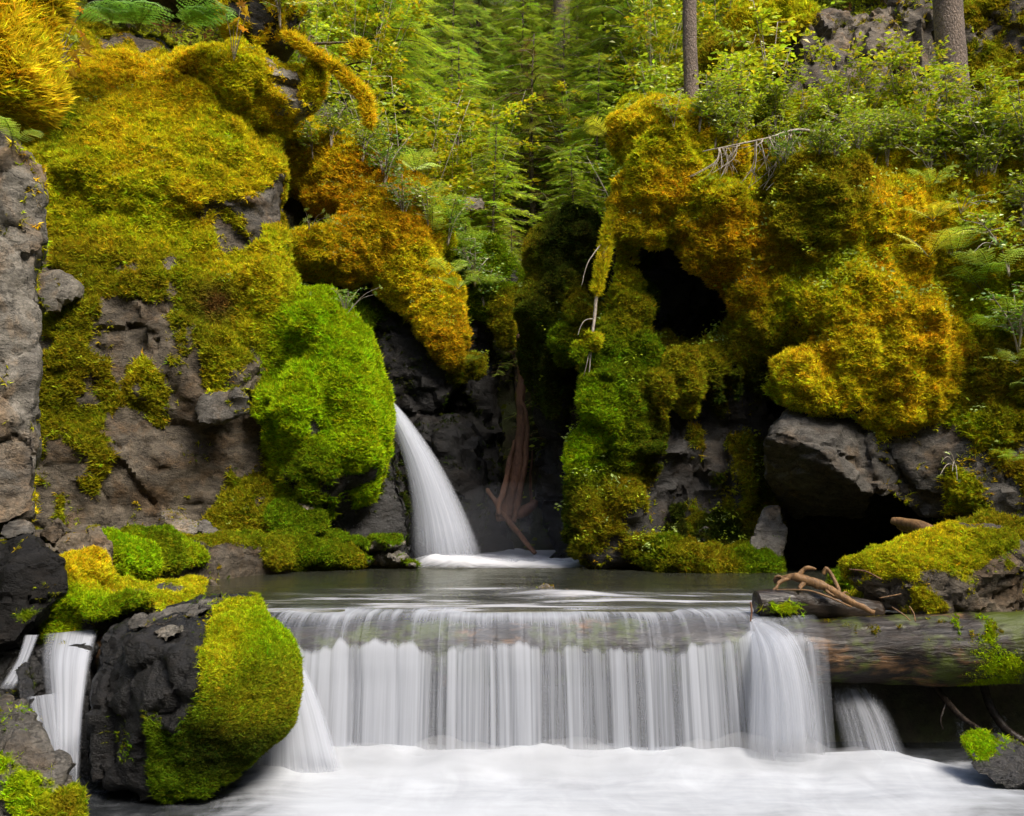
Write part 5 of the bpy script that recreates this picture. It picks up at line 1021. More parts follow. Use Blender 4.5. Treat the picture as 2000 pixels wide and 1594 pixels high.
# dead branch with hanging twigs on the far cliff
parts = [limb([(1372, 296, 11.3), (1440, 282, 11.3), (1500, 270, 11.3), (1560, 254, 11.35), (1640, 266, 11.5)], [.005, .010, .014, .018, .022], 50, 6)]
q = np.random.default_rng(12)
for k in range(26):
    x = q.uniform(1400, 1560); y = 296 - (x - 1372) * .205; L = q.uniform(12, 85) * (1.35 if 1470 < x < 1545 else .7); dx = q.uniform(-70, 35)
    mid = (x + dx * .2 + 12 * q.uniform(0, 1), y + L * .5, 11.25 + q.uniform(-.1, .1)); end = (x + dx, y + L, 11.25 + q.uniform(-.2, .1))
    parts.append(limb([(x, y, 11.3), mid, end], [.007, .005, .002], 12, 4))
    for s_ in range(2):
        e2 = (mid[0] + q.uniform(-30, 20), mid[1] + q.uniform(10, 40), mid[2] + q.uniform(-.1, .1)); parts.append(limb([mid, ((mid[0] + e2[0]) / 2 + 4, (mid[1] + e2[1]) / 2, mid[2]), e2], [.004, .003, .0015], 8, 4))
parts += [limb([(1502, 268, 11.25), (1522, 320, 11.2), (1520, 360, 11.2), (1500, 395, 11.2)], [.010, .011, .009, .004], 24, 5), limb([(1640, 268, 11.4), (1655, 285, 11.3), (1620, 310, 11.2)], [.012, .010, .004], 16, 5), limb([(1655, 285, 11.3), (1670, 300, 11.3)], [.009, .004], 8, 5)]
wood('dead_branch', 'bleached dead branch with a fringe of drooping bare twigs above the hollow', 'branch', parts, M_TWIG, .004, 8, 30)
for k, (p_, lb) in enumerate([([(1690, 240, 11.5), (1684, 265, 11.5), (1692, 300, 11.5)], 'forked grey twig sticking up from the moss behind the dead branch'), ([(1860, 300, 11.3), (1868, 335, 11.2), (1840, 362, 11.2)], 'looping grey twig arching over the gold moss'), ([(1998, 352, 11.2), (1985, 375, 11.2), (1975, 400, 11.2)], 'bare grey twig at the edge of the moss shelf beside the ferns'), ([(1720, 270, 11.4), (1715, 300, 11.4), (1700, 350, 11.3)], 'slim drooping twig between two moss mounds')]):
    wood('twig', lb, 'twig', [limb(p_, [.008, .007, .003], 16, 5)], M_TWIG, .003, 10, 40 + k, 'bare twigs on the moss')
wood('twisted_root', 'hooked grey root rearing above the shrubs beside the thick trunk', 'root', [limb([(1832, 235, 12.4), (1830, 200, 12.4), (1822, 182, 12.4), (1806, 165, 12.4), (1790, 168, 12.4), (1784, 182, 12.4)], [.05, .05, .045, .042, .038, .012], 40, 10), limb([(1812, 170, 12.4), (1814, 158, 12.4)], [.03, .01], 8, 6)], M_BARKFAR, .015, 9, 50)
# ------------------------------------------------------------------ where plants stand
ALLV = np.concatenate([m[0] for m in MASS.values()] + [gV[(gV[:, 1] > 6) & (gV[:, 1] < 40)]])
_ax, _ay = PX(ALLV)
def hit(px, py, r=16, dmin=0):
    """the surface seen at a photograph pixel"""
    m = (abs(_ax - px) < r) & (abs(_ay - py) < r) & (ALLV[:, 1] > dmin)
    if not m.any(): return hit(px, py, r * 2, dmin) if r < 200 else W(px, py, 14)
    k = np.where(m)[0]; return ALLV[k[np.argmin(ALLV[k, 1])]]
def on_ground(px, d):
    x = (px - 1000) / FPX * d * 1.0
    for _ in range(3):
        z = float(H(np.array([x]), np.array([d]))[0]); x = (px - 1000) / FPX * (d * CP + (z - CAMZ) * SP)
    return np.array((x, d, z))
def colvar(base, n, s=.12, v=.2): return np.clip(np.asarray(base) * (1 + rng.normal(0, s, (n, 3))) * rng.uniform(1 - v, 1 + v, (n, 1)), .002, .9)
# ------------------------------------------------------------------ conifers
def spray_template(pairs=7):
    parts = []
    for i in range(pairs):
        t = .08 + .9 * i / pairs; L = .34 * (1 - t * .75)
        for s in (-1, 1):
            b0 = np.array((0, t, 0)); tip = np.array((s * L, t + L * .75, -.05 * t)); w = .055
            parts.append((np.array([b0, b0 + (s * .01, w, 0), tip + (0, .015, 0), tip - (s * .05, .045, 0)]), np.array([[0, 3, 2, 1]] if s > 0 else [[0, 1, 2, 3]])))
    parts.append((np.array([(-.02, 0, 0), (.02, 0, 0), (.012, 1.02, -.02), (-.012, 1.02, -.02)]), np.array([[0, 1, 2, 3]])))
    return join(parts)
SPV, SPF = spray_template()
def conifer_meshes(Ht, Rad, seed, col, nb=80, low=.12, dead=.0, trunk_r=.05, spray=.24, mossy=False):
    q = np.random.default_rng(seed)
    tp = np.stack([.06 * np.sin(np.linspace(0, 3, 14) + seed) * np.linspace(0, 1, 14), .06 * np.cos(np.linspace(0, 2.4, 14) + seed) - .06 * math.cos(seed), np.linspace(-.3, Ht, 14)], 1)
    wood_parts = [tube(tp, np.linspace(trunk_r, .006, 14), 7)]
    Ls, Ys, Zs, Sc = [], [], [], []
    for k in range(nb):
        t = low + (1 - low) * (k + q.random()) / nb; az = k * 2.399 + q.normal(0, .3); L = Rad * ((1 - t) ** .75 + .06) * q.uniform(.65, 1.15)
        z0 = t * Ht; a = np.array((math.cos(az), math.sin(az), 0)); s = np.linspace(0, 1, 7)
        el = q.uniform(.05, .45) - .2 * (1 - t)
        P = np.array((np.interp(z0, tp[:, 2], tp[:, 0]), np.interp(z0, tp[:, 2], tp[:, 1]), z0)) + (a[None] * (s * L)[:, None]) + np.stack([0 * s, 0 * s, L * (el * s - .42 * s ** 2.2)], 1)
        wood_parts.append(tube(P, np.linspace(.012, .003, 7) * (.6 + .5 * L), 3, False))
        n = max(3, int(L / .085)); ss = np.linspace(.12, 1, n)
        C_ = np.stack([np.interp(ss, s, P[:, i]) for i in range(3)], 1); sidev = np.array((-a[1], a[0], 0))
        for sg in (-1, 1):
            dirv = a[None] * .75 + sg * sidev[None] * q.uniform(.55, 1.0, (n, 1)); dirv[:, 2] = -.18 - .3 * ss + q.normal(0, .16, n)
            Ls.append(C_); Ys.append(dirv); Zs.append(np.tile((0, 0, 1.), (n, 1)) + q.normal(0, .25, (n, 3))); Sc.append(spray * (1.15 - .5 * ss) * q.uniform(.7, 1.25, n) * min(1, .5 + L))
        Ls.append(C_[-1:]); Ys.append(a[None] + (0, 0, -.35)); Zs.append(np.array([(0, 0, 1.)])); Sc.append(np.array([spray]))
    L_, Y_, Z_, S_ = map(np.concatenate, (Ls, Ys, Zs, Sc))
    Y_ /= np.linalg.norm(Y_, axis=1)[:, None]; X_ = np.cross(Y_, Z_); X_ /= np.linalg.norm(X_, axis=1)[:, None]; Z_ = np.cross(X_, Y_)
    V, F, ix = stamp(SPV, SPF, np.stack([X_, Y_, Z_], -1), L_, S_)
    cc = colvar(col, len(L_), .10, .28)
    tip = np.linalg.norm(L_[:, :2], axis=1) / Rad
    cc = cc * (1 + .35 * np.clip(tip, 0, 1)[:, None] * np.array((1.1, 1., .5)))
    if dead: m = q.random(len(L_)) < dead; cc[m] = colvar((.10, .07, .035), m.sum())
    WV, WF = join(wood_parts)
    return mesh('trunk', WV, WF, mats=[M_BARK2 if mossy else M_BARK]), mesh('crown', V, F, attrs=dict(col=cc[ix]), mats=[M_NEEDLE], smooth=False)
HEM = [conifer_meshes(4.2, 1.5, 1, (.27, .38, .045), 95), conifer_meshes(3.4, 1.35, 2, (.32, .42, .05), 80), conifer_meshes(5.5, 1.7, 3, (.21, .30, .055), 110),
       conifer_meshes(3.0, 1.3, 4, (.17, .23, .035), 62, .10, .35, .05, .22, True), conifer_meshes(6.5, 1.9, 5, (.20, .26, .045), 120, .05)]
def conifer(px, d, k, label, sc=1., rz=0., base=None, group='young hemlocks on the slope'):
    b = on_ground(px, d) if base is None else base
    r = empty('hemlock_tree', b, label, 'tree', group, rz); r.scale = (sc, sc, sc)
    obj('trunk', HEM[k][0], r); obj('crown', HEM[k][1], r)
    return r
conifer(738, 19.6, 0, 'feathery pale green hemlock beside the grey far trunks', 1.25, .3)
conifer(660, 21.5, 1, 'small dark hemlock in front of the grey far trunks', 1.2, 1.)
conifer(1045, 18.6, 3, 'bushy hemlock with a mossy forked stem above the slot', 1.5, .4)
conifer(1012, 20.6, 0, 'tall soft hemlock behind the mossy forked one', 1.2, 2.)
conifer(1165, 17.6, 0, 'broad blue green hemlock leaning over the slot', 1.05, 2.5)
conifer(1120, 17.0, 1, 'light green hemlock below the broad blue green one', .85, .9)
conifer(965, 17.2, 1, 'low spreading hemlock above the fern slope', .95, 4.)
conifer(1010, 16.4, 3, 'half dead hemlock with mossy roots hanging into the slot', .95, 1.7)
conifer(1075, 16.2, 3, 'brown twiggy hemlock at the lip of the slot', .8, 5.)
conifer(1240, 19.5, 2, 'tall grey green hemlock beside the slim trunk', 1.1, .2)
conifer(1310, 21.5, 0, 'yellowish hemlock behind the slim trunk', 1.2, 3.3)
conifer(1430, 20.5, 4, 'dark hemlock between the slim trunk and the rock slabs', .85, 2.2)
conifer(880, 21.5, 2, 'shadowed hemlock behind the yellow leaved tree', 1., 5.2)
conifer(590, 18.5, 1, 'bright hemlock growing above the golden cliff', 1.1, 2.8)
conifer(520, 20.5, 0, 'hemlock rising behind the fern clumps on the cliff top', 1.2, 3.8)
conifer(820, 17.4, 1, 'slender hemlock by the golden ledge', .7, .6)
conifer(905, 16.6, 1, 'drooping hemlock sprig over the fern slope', .55, 3.)
conifer(890, 19.0, 1, 'pale green hemlock beside the yellow leaved saplings', 1.2, 2.2)
conifer(1100, 19.8, 1, 'pale green hemlock in front of the broad brown trunk', 1.3, 3.9)
conifer(790, 20.5, 1, 'pale hemlock above the yellow leaved saplings', 1.3, 5.5)
conifer(1180, 21.0, 1, 'pale feathery hemlock beside the broad brown trunk', 1.4, .8)
for k, (px, d, v, s) in enumerate([(600, 27, 4, 1.2), (720, 28, 2, 1.3), (820, 26, 4, 1.1), (930, 25, 2, 1.3), (1020, 27, 4, 1.3), (1130, 25, 4, 1.1), (1200, 27, 2, 1.4), (1290, 26, 4, 1.2), (1390, 25, 2, 1.2), (1490, 24, 4, 1.1), (1600, 25, 2, 1.3), (1730, 24, 4, 1.2), (1840, 25, 2, 1.2), (1960, 23, 4, 1.2),
                                    (470, 24, 4, 1.1), (380, 22, 2, 1.1), (250, 21, 4, 1.1), (120, 20, 2, 1.1), (0, 19, 4, 1.1), (870, 31, 4, 1.4), (1080, 31, 2, 1.5), (690, 32, 4, 1.4), (1330, 31, 4, 1.5)]):
    conifer(px, d, v, 'dark hemlock standing high on the wooded slope', s, k * 1.3, group='hemlocks high on the slope')
STUB = mesh('branch_stub', *tube(np.array([(0, 0, 0), (.1, 0, -.02), (.22, 0, -.08)]), [.014, .009, .004], 5), mats=[M_TWIG])
def trunk(px, d, r0, r1, ht, label, mat=M_BARK, lean=0., seed=0, n=14):
    b = on_ground(px, d); z = np.linspace(-.6, ht, 60); q = np.random.default_rng(seed)
    flare = np.exp(-np.maximum(z, 0) / .35) * .35 + 1
    P = np.stack([lean * z + .01 * np.sin(z * 2), 0 * z, z], 1)
    V, F = tube(P, (r0 + (r1 - r0) * np.clip(z / ht, 0, 1)) * flare, n); V = V + .012 * np.stack([fbm(V + px, 5, 3, k) for k in (1, 2, 3)], 1)
    root = empty('spruce_tree', b, label, 'tree', 'tall spruces')
    obj('trunk', mesh('trunk', V, F, mats=[mat]), root)
    if d < 16:
        for k in range(9):
            zz = q.uniform(.4, 4); a = q.uniform(0, 6.28); rr = r0 + (r1 - r0) * zz / ht; L = q.uniform(.05, .2)
            o = obj('branch_stub', STUB, root); o.location = (lean * zz + rr * .85 * math.cos(a), rr * .85 * math.sin(a), zz); o.rotation_euler = (0, 0, a); o.scale = (L / .2, 1, L / .2)
    # crown far above the frame
    return root
trunk(1352, 15.2, .125, .095, 7, 'slim straight spruce trunk rising behind the moss knob', M_BARK, .006, 1)
trunk(1897, 13.8, .235, .20, 7, 'thick scaly spruce trunk beside the hooked root', M_BARK, -.012, 2)
trunk(1098, 23.5, .22, .20, 9, 'broad brown trunk among the far hemlocks', M_BARK2, 0, 3)
trunk(648, 24.5, .14, .12, 9, 'pale grey trunk on the far slope, next to a thinner one', M_BARKFAR, .0, 4)
trunk(674, 26.0, .12, .10, 9, 'thin pale trunk beside the grey far trunk', M_BARKFAR, .01, 5)
trunk(1240, 27.0, .16, .14, 9, 'grey trunk half hidden by the tall grey green hemlock', M_BARKFAR, .0, 6)
trunk(930, 28.0, .18, .16, 9, 'shadowy trunk behind the yellow leaved tree', M_BARKFAR, .0, 7)
trunk(508, 14.6, .16, .13, 5, 'moss covered trunk on top of the golden cliff', M_BARK2, -.01, 8)
# ------------------------------------------------------------------ leafy shrubs
LFV = np.array([(0, 0, 0), (.27, .42, .05), (0, 1.0, -.06), (-.27, .42, .05), (0, .45, -.02)]); LFF = [np.array([[0, 1, 4], [1, 2, 4], [0, 4, 3], [4, 2, 3]])]
def shrub_meshes(Ht, Rad, seed, col, nst=6, nleaf=900, leaf=.05, tier=True, col2=None, lean=(0, 0)):
    q = np.random.default_rng(seed); parts = []; L_, Y_, S_ = [], [], []
    tips = []
    for s in range(nst):
        az = q.uniform(0, 6.28); rr = Rad * q.uniform(.1, .75); h = Ht * q.uniform(.55, 1)
        P = spline([(0, 0, -.15), (rr * .3 * math.cos(az), rr * .3 * math.sin(az), h * .4), (rr * math.cos(az) + lean[0] * h, rr * math.sin(az) + lean[1] * h, h)], 12)
        parts.append(tube(P, np.linspace(.012, .004, 12), 5))
        for k in range(9):
            i = q.integers(4, 12); a2 = q.uniform(0, 6.28); l2 = Rad * q.uniform(.2, .5); e = P[i] + np.array((math.cos(a2), math.sin(a2), q.uniform(.0, .35))) * l2
            parts.append(tube(np.linspace(P[i], e, 4), np.linspace(.005, .002, 4), 3, False)); tips.append((P[i], e))
    per = max(1, nleaf // len(tips))
    for p0, e in tips:
        t = q.uniform(.25, 1.1, per)[:, None]; d = (e - p0); d = d / np.linalg.norm(d); sd = np.cross(d, (0, 0, 1)); sg = q.choice([-1, 1], per)[:, None]
        L_.append(p0 + (e - p0) * t + q.normal(0, leaf * .35, (per, 3))); y = d * .55 + sd * sg * q.uniform(.4, 1.2, (per, 1)); y[:, 2] += q.normal(-.1, .25, per); Y_.append(y)
    L_, Y_ = np.concatenate(L_), np.concatenate(Y_); n = len(L_)
    Z_ = np.tile((0, 0, 1.), (n, 1)) + q.normal(0, .32 if tier else .6, (n, 3)); Y_ /= np.linalg.norm(Y_, axis=1)[:, None]
    X_ = np.cross(Y_, Z_); X_ /= np.linalg.norm(X_, axis=1)[:, None]; Z_ = np.cross(X_, Y_)
    V, F, ix = stamp(LFV, LFF, np.stack([X_, Y_, Z_], -1), L_, leaf * q.uniform(.6, 1.3, n))
    cc = colvar(col, n, .10, .25)
    if col2 is not None: m = q.random(n) < .3; cc[m] = colvar(col2, m.sum(), .1, .25)
    WV, WF = join(parts)
    return mesh('stem', WV, WF, mats=[M_TWIG]), mesh('foliage', V, F, attrs=dict(col=cc[ix]), mats=[M_LEAF], smooth=False)
YG = (.40, .50, .030); YG2 = (.55, .52, .03); GR = (.15, .28, .03); MG = (.30, .40, .035)
SH = [shrub_meshes(1.0, .55, 1, YG, 6, 700, .075, True, YG2), shrub_meshes(.7, .55, 2, YG, 7, 600, .065, True, MG), shrub_meshes(1.25, .6, 3, YG, 5, 650, .085, True, YG2), shrub_meshes(.5, .5, 4, MG, 7, 600, .06, False, YG),
      shrub_meshes(.55, .6, 5, GR, 7, 600, .06, False, MG), shrub_meshes(4.4, 1.7, 6, (.38, .44, .02), 9, 3200, .13, True, (.55, .45, .02)), shrub_meshes(2.2, 1.2, 7, MG, 8, 1500, .11, False, YG)]
def shrub(px, py, k, label, sc=1., rz=0., group=None, base=None, dmin=0):
    b = hit(px, py, dmin=dmin) if base is None else base
    r = empty('shrub', b, label, 'shrub', group, rz); r.scale = (sc, sc, sc)
    obj('stem', SH[k][0], r); obj('foliage', SH[k][1], r); return r
b = on_ground(800, 17.0); shrub(0, 0, 5, 'slender tree with sparse yellow leaves on a leaning stem above the ledge', 1.05, .5, base=b)
shrub(0, 0, 5, 'yellow leaved sapling behind the leaning one', .9, 2.6, base=on_ground(720, 18.6))
shrub(0, 0, 5, 'yellow green sapling above the fern slope', .75, 4.1, base=on_ground(880, 17.6))
shrub(0, 0, 5, 'lime sapling beside the slim trunk', .7, 1.1, base=on_ground(1275, 17.8))
for k, (px, d, v, s, lb) in enumerate([(700, 17.5, 6, 1., 'green bush spilling over the back of the golden ledge'), (610, 17.2, 6, .9, 'leafy bush behind the outcrop of the golden cliff'), (860, 17.6, 6, .8, 'yellow green bush below the leaning sapling'), (760, 16.9, 6, .8, 'bush at the foot of the leaning sapling'), (1290, 16.8, 6, 1., 'yellow green bush left of nothing but the slim trunk'),
                                       (1230, 16.6, 6, .9, 'round yellow green bush at the moss knob'), (1300, 18.6, 6, 1.2, 'tall yellow green bush behind the slim trunk'), (1420, 17.4, 6, .9, 'olive bush beyond the slim trunk'), (1500, 19.4, 6, 1.0, 'green bush above the slanting rock slabs'), (920, 19, 6, 1., 'shaded bush among the hemlocks above the ferns')]):
    shrub(0, 0, v, {4: 'yellow green bush beside the slim spruce trunk'}.get(k, lb), s, k * 1.1, base=on_ground(px, d))
G1 = 'yellow green shrubs along the moss shelf'
for k, (px, py, v, s, lb) in enumerate([
    (1490, 222, 2, 1.15, 'tall tiered yellow green shrub before the dark slope'), (1445, 215, 0, .95, 'yellow green shrub next to the tallest tiered one'), (1540, 230, 1, 1., 'low yellow green shrub at the foot of the tallest tiered one'),
    (1660, 225, 2, .85, 'tiered shrub standing against the rock slabs'), (1610, 230, 1, .8, 'low shrub below the rock slabs'), (1700, 228, 0, .75, 'yellow green shrub between the rock slabs and the hooked root'), (1745, 235, 2, .9, 'upright shrub close to the hooked root'),
    (1790, 225, 2, .85, 'shrub rising behind the hooked root'), (1840, 235, 0, .9, 'shrub between the hooked root and the thick trunk'), (1400, 232, 1, .9, 'low shrub beside the slim trunk base'), (1320, 225, 1, .6, 'small bright shrub on the moss knob'),
    (1940, 245, 0, .9, 'shrub beyond the thick trunk'), (1985, 270, 1, 1.2, 'spreading shrub beyond the thick trunk on the shelf edge'), (1575, 262, 1, .9, 'low shrub over the dead branch'), (1650, 270, 3, 1., 'ground shrub behind the dead branch'), (1450, 262, 3, .9, 'ground shrub over the hollow beside the dead branch'),
    (1760, 262, 3, 1., 'ground shrub on the shelf between moss mounds'), (1880, 280, 1, 1., 'low shrub before the thick trunk'), (1940, 320, 3, 1.1, 'ground shrub hanging over the gold moss'), (1410, 285, 3, .8, 'ground shrub at the tip of the dead branch'), (1830, 320, 3, .9, 'ground shrub under the looping twig'),
    (1720, 300, 3, .9, 'ground shrub beside the slim drooping twig'), (1520, 300, 4, .7, 'dark green shrub inside the hollow behind the dead twigs'), (1980, 420, 3, 1.1, 'leafy shrub at the shelf edge above the ferns'), (1960, 520, 3, 1.1, 'leafy shrub beside the tall ferns'), (1985, 650, 4, 1.1, 'green shrub hanging below the tall ferns')]):
    shrub(px, py, v, lb, s, k * 1.7, G1)
q = np.random.default_rng(44)
for k in range(26):
    px = 1390 + k * 24 + q.uniform(-12, 12); py = q.uniform(225, 300) + max(0, px - 1800) * .35
    shrub(px, py, int(q.choice([1, 3, 3])), 'ground hugging yellow green shrub in the leafy fringe of the moss shelf', q.uniform(.5, .85), q.uniform(0, 6), 'leafy fringe of the moss shelf')
q = np.random.default_rng(61)
for k, (px, d) in enumerate([(690, 18.2), (770, 18.0), (840, 18.4), (930, 18.0), (1000, 19.2), (1070, 20.2), (1140, 19.0), (1215, 18.2), (760, 21.5), (870, 22.5), (980, 22.0), (1090, 22.5), (1210, 22.2), (660, 19.6), (1290, 19.8), (1400, 18.8)]):
    shrub(0, 0, 6 if k % 3 else 5, ['pale yellow green leafy bush among the hemlocks on the slope', 'thin yellow leaved sapling among the hemlocks on the slope'][0 if k % 3 else 1], q.uniform(.8, 1.2) * (1 if k % 3 else .7), q.uniform(0, 6), 'leafy growth among the hemlocks', base=on_ground(px, d))
G2 = 'small plants on the golden ledge and fern slope'
for k, (px, py, v, s, lb) in enumerate([(760, 330, 4, 1.2, 'dark green bushy plant above the orange moss'), (800, 400, 4, .9, 'small green plant on the orange moss ledge'), (850, 420, 3, 1.1, 'yellow green plant on the fern slope'), (890, 470, 4, 1.1, 'green plant among the ferns above the hanging moss tongue'), (920, 530, 4, 1., 'green plant below the ferns near the slot'),
                                        (600, 300, 3, .9, 'plant growing on top of the golden ledge'), (660, 280, 3, 1., 'plant on the ledge crest under the arching branch'), (720, 290, 3, 1., 'plant below the tip of the arching branch'), (930, 600, 4, .9, 'plant hanging over the slot'), (690, 590, 4, .5, 'tiny plant in the shade under the ledge'),
                                        (590, 80, 3, 1.2, 'lime green leafy plant on the cliff top beside the mossy trunk'), (560, 40, 3, 1.3, 'lime plant behind the mossy trunk'), (620, 90, 3, .9, 'lime plant where the arching branch starts')]):
    shrub(px, py, v, lb, s, k * 2.1, G2)
# ------------------------------------------------------------------ ferns
def frond_mesh(L, seed, col, npair=20, wid=.26, arch=.5, lacy=True):
    q = np.random.default_rng(seed); t = np.linspace(0, 1, 14)
    P = np.stack([.03 * L * np.sin(t * 3 + seed), L * (t * (1 - .18 * t)), L * (arch * t - .85 * arch * t ** 2.2)], 1)
    wv, wf = tube(P, np.linspace(.006, .0015, 14) * L * 1.3, 4, False)
    L_, Y_, Z_, S_ = [], [], [], []
    T = np.gradient(P, axis=0); T /= np.linalg.norm(T, axis=1)[:, None]
    for i in range(npair):
        s = .16 + .83 * i / npair; p = np.array([np.interp(s, t, P[:, k]) for k in range(3)]); tv = np.array([np.interp(s, t, T[:, k]) for k in range(3)])
        sd = np.cross(tv, (0, 0, 1)); sd /= np.linalg.norm(sd); up = np.cross(sd, tv); ln = L * wid * math.sin(math.pi * min(1, (s * .92 + .12)) ** 1.1) ** .8 + .012 * L
        for g in (-1, 1):
            L_.append(p); Y_.append(sd * g * .95 + tv * .38 - up * .22 + q.normal(0, .06, 3)); Z_.append(up + q.normal(0, .1, 3)); S_.append(ln * q.uniform(.88, 1.1))
    if lacy: tv_, tf_ = join([(np.array([(0, .0 + .155 * i, 0), (.02, .08 + .155 * i, 0), (g * .085 * (1 - .13 * i), .16 + .155 * i, -.02), (g * .08 * (1 - .13 * i), .10 + .155 * i, -.02)]), np.array([[0, 3, 2, 1]] if g > 0 else [[0, 1, 2, 3]])) for i in range(6) for g in (-1, 1)] + [(np.array([(-.02, 0, 0), (.02, 0, 0), (0, 1, -.06)]), np.array([[0, 1, 2]]))])
    else: tv_, tf_ = join([(np.array([(-.06, 0, 0), (.06, 0, 0), (.08, .4, .01), (-.08, .4, .01)]), np.array([[0, 1, 2, 3]])), (np.array([(-.08, .4, .01), (.08, .4, .01), (0, 1, -.08)]), np.array([[0, 1, 2]]))])
    Y_ = np.array(Y_); Y_ /= np.linalg.norm(Y_, axis=1)[:, None]; X_ = np.cross(Y_, np.array(Z_)); X_ /= np.linalg.norm(X_, axis=1)[:, None]; Z_ = np.cross(X_, Y_)
    V, F, ix = stamp(tv_, tf_, np.stack([X_, Y_, Z_], -1), np.array(L_), np.array(S_))
    cc = colvar(col, len(L_), .06, .12)[ix]
    V, F = join([(V, F), (wv, wf)]); cc = np.concatenate([cc, np.tile((.10, .12, .03), (len(wv), 1))])
    return mesh('frond', V, F, attrs=dict(col=cc), mats=[M_LEAF], smooth=False)
FC = dict(lush=(.20, .40, .07), pale=(.50, .66, .13), yellow=(.66, .68, .07), mid=(.34, .52, .06))
FR = {k: [frond_mesh(.75, s + 3, c, 15, .28, .55) for s in range(3)] for k, c in FC.items()}
def fern(px, py, kind, label, n=7, sc=1., aim=None, spread=3.14, tilt=.35, group='ferns', dmin=0, base=None):
    b = hit(px, py, dmin=dmin) if base is None else base
    r = empty('fern', b, label, 'fern', group); q = np.random.default_rng(int(px * 7 + py))
    for k in range(n):
        az = (aim if aim is not None else 0) + (q.uniform(-spread, spread) if aim is not None else k * 6.283 / n + q.normal(0, .25))
        o = obj('frond', FR[kind][k % 3], r); s = sc * q.uniform(.7, 1.15); o.scale = (s, s, s); o.rotation_euler = (tilt * q.uniform(.3, 1.5), q.normal(0, .15), az); o.location = (0, 0, .02)
    return r
PI = math.pi
for px, py, kd, lb, n, sc, aim, sp in [
    (570, 25, 'yellow', 'yellow green fern beside the mossy trunk on the cliff top', 7, .9, None, 3), (40, 275, 'pale', 'pale fern sprouting below the golden moss curtain', 4, .45, -2.4, .8),
    (820, 325, 'pale', 'pale fern at the top of the fern slope', 8, .9, None, 3), (870, 355, 'mid', 'green fern in the middle of the fern slope', 8, .95, None, 3), (850, 400, 'pale', 'pale fern beside the boulder top', 8, .9, None, 3), (890, 440, 'mid', 'fern hanging toward the slot from the slope', 8, .9, None, 3), (860, 460, 'pale', 'fern above the gold moss tongue', 7, .8, None, 3),
    (890, 525, 'pale', 'broad pale fern next to the gold moss tongue', 7, .75, None, 3), (940, 580, 'pale', 'bright fern hanging over the dark slot', 7, .7, PI, 1.6), (905, 580, 'mid', 'fern below the broad pale fern', 6, .6, None, 3), (920, 725, 'mid', 'small fern on the mossy knob inside the slot', 7, .5, None, 3), (930, 480, 'mid', 'fern under the half dead hemlock', 7, .8, None, 3),
    (1190, 285, 'yellow', 'yellow green fern beside the moss knob', 6, .6, 1.2, 1.2), (1835, 375, 'pale', 'pale fern on the gold moss below the looping twig', 7, .6, None, 3), (1820, 440, 'yellow', 'yellow fern spreading from the gold moss', 7, .75, None, 3), (1860, 490, 'pale', 'large fern spreading over the gold moss slope', 8, .95, None, 3), (1800, 500, 'yellow', 'yellow fern just below the other yellow one', 7, .8, None, 3),
    (1900, 580, 'mid', 'spiky green fern with a star of fronds on the slope', 9, .8, None, 3), (1955, 640, 'mid', 'fern fronds hanging at the edge of the slope', 7, .85, None, 3), (1980, 700, 'pale', 'pale fern below the hanging fronds', 6, .6, None, 3), (1930, 540, 'pale', 'pale fern above the star shaped one', 7, .8, None, 3), (1960, 770, 'pale', 'lowest pale fern on the slope above the root mass', 5, .5, PI, 1.4), (1985, 900, 'mid', 'small fern low on the mossy rock slope', 5, .4, PI, 1.4)]:
    fern(px, py, kd, lb, n, sc, aim, sp, group='ferns on the cliffs')
for px, py, dd, lb, n, sc, aim, sp, tl in [(268, 62, 12.15, 'lush dark green fern drooping over the top of the golden cliff', 9, 1.25, PI, .8, -.15), (345, 55, 12.2, 'blue green fern with long fronds sweeping toward the mossy trunk', 8, 1.35, -2.3, .6, -.1), (215, 50, 12.0, 'fern tucked behind the yellow leaved plant on the cliff', 5, .9, PI, 1.0, -.3)]:
    fern(px, py, 'lush', lb, n, sc, aim, sp, tl, 'ferns on the cliffs', base=W(px, py, dd))
# ------------------------------------------------------------------ broad lobed leaves
def lobed_leaf(col, seed):
    q = np.random.default_rng(seed); V = [(0, 0, 0)]; n = 7
    for k in range(n):
        a = -2.3 + 4.6 * k / (n - 1); r = .5 * (1 - .28 * abs(a) / 2.3)
        for da, rr in ((-.22, .62), (0, 1.0), (.22, .62)): V.append((math.sin(a + da) * r * rr, .1 + math.cos(a + da) * r * rr, .05 * q.normal() - .18 * (r * rr) ** 2))
        if k < n - 1: a2 = a + 2.3 / (n - 1); V.append((math.sin(a2) * r * .42, .1 + math.cos(a2) * r * .42, 0))
    F = [(0, k + 1, k) for k in range(1, len(V) - 1)]
    return mesh('leaf', np.array(V), np.array(F), attrs=dict(col=colvar(col, len(V), .03, .12)), mats=[M_LEAF], smooth=False)
LL = dict(yellow=[lobed_leaf((.55, .36, .03), s) for s in range(3)], orange=[lobed_leaf((.55, .25, .03), s) for s in range(2)], pale=[lobed_leaf((.34, .44, .12), s) for s in range(3)], green=[lobed_leaf((.14, .26, .05), s) for s in range(3)])
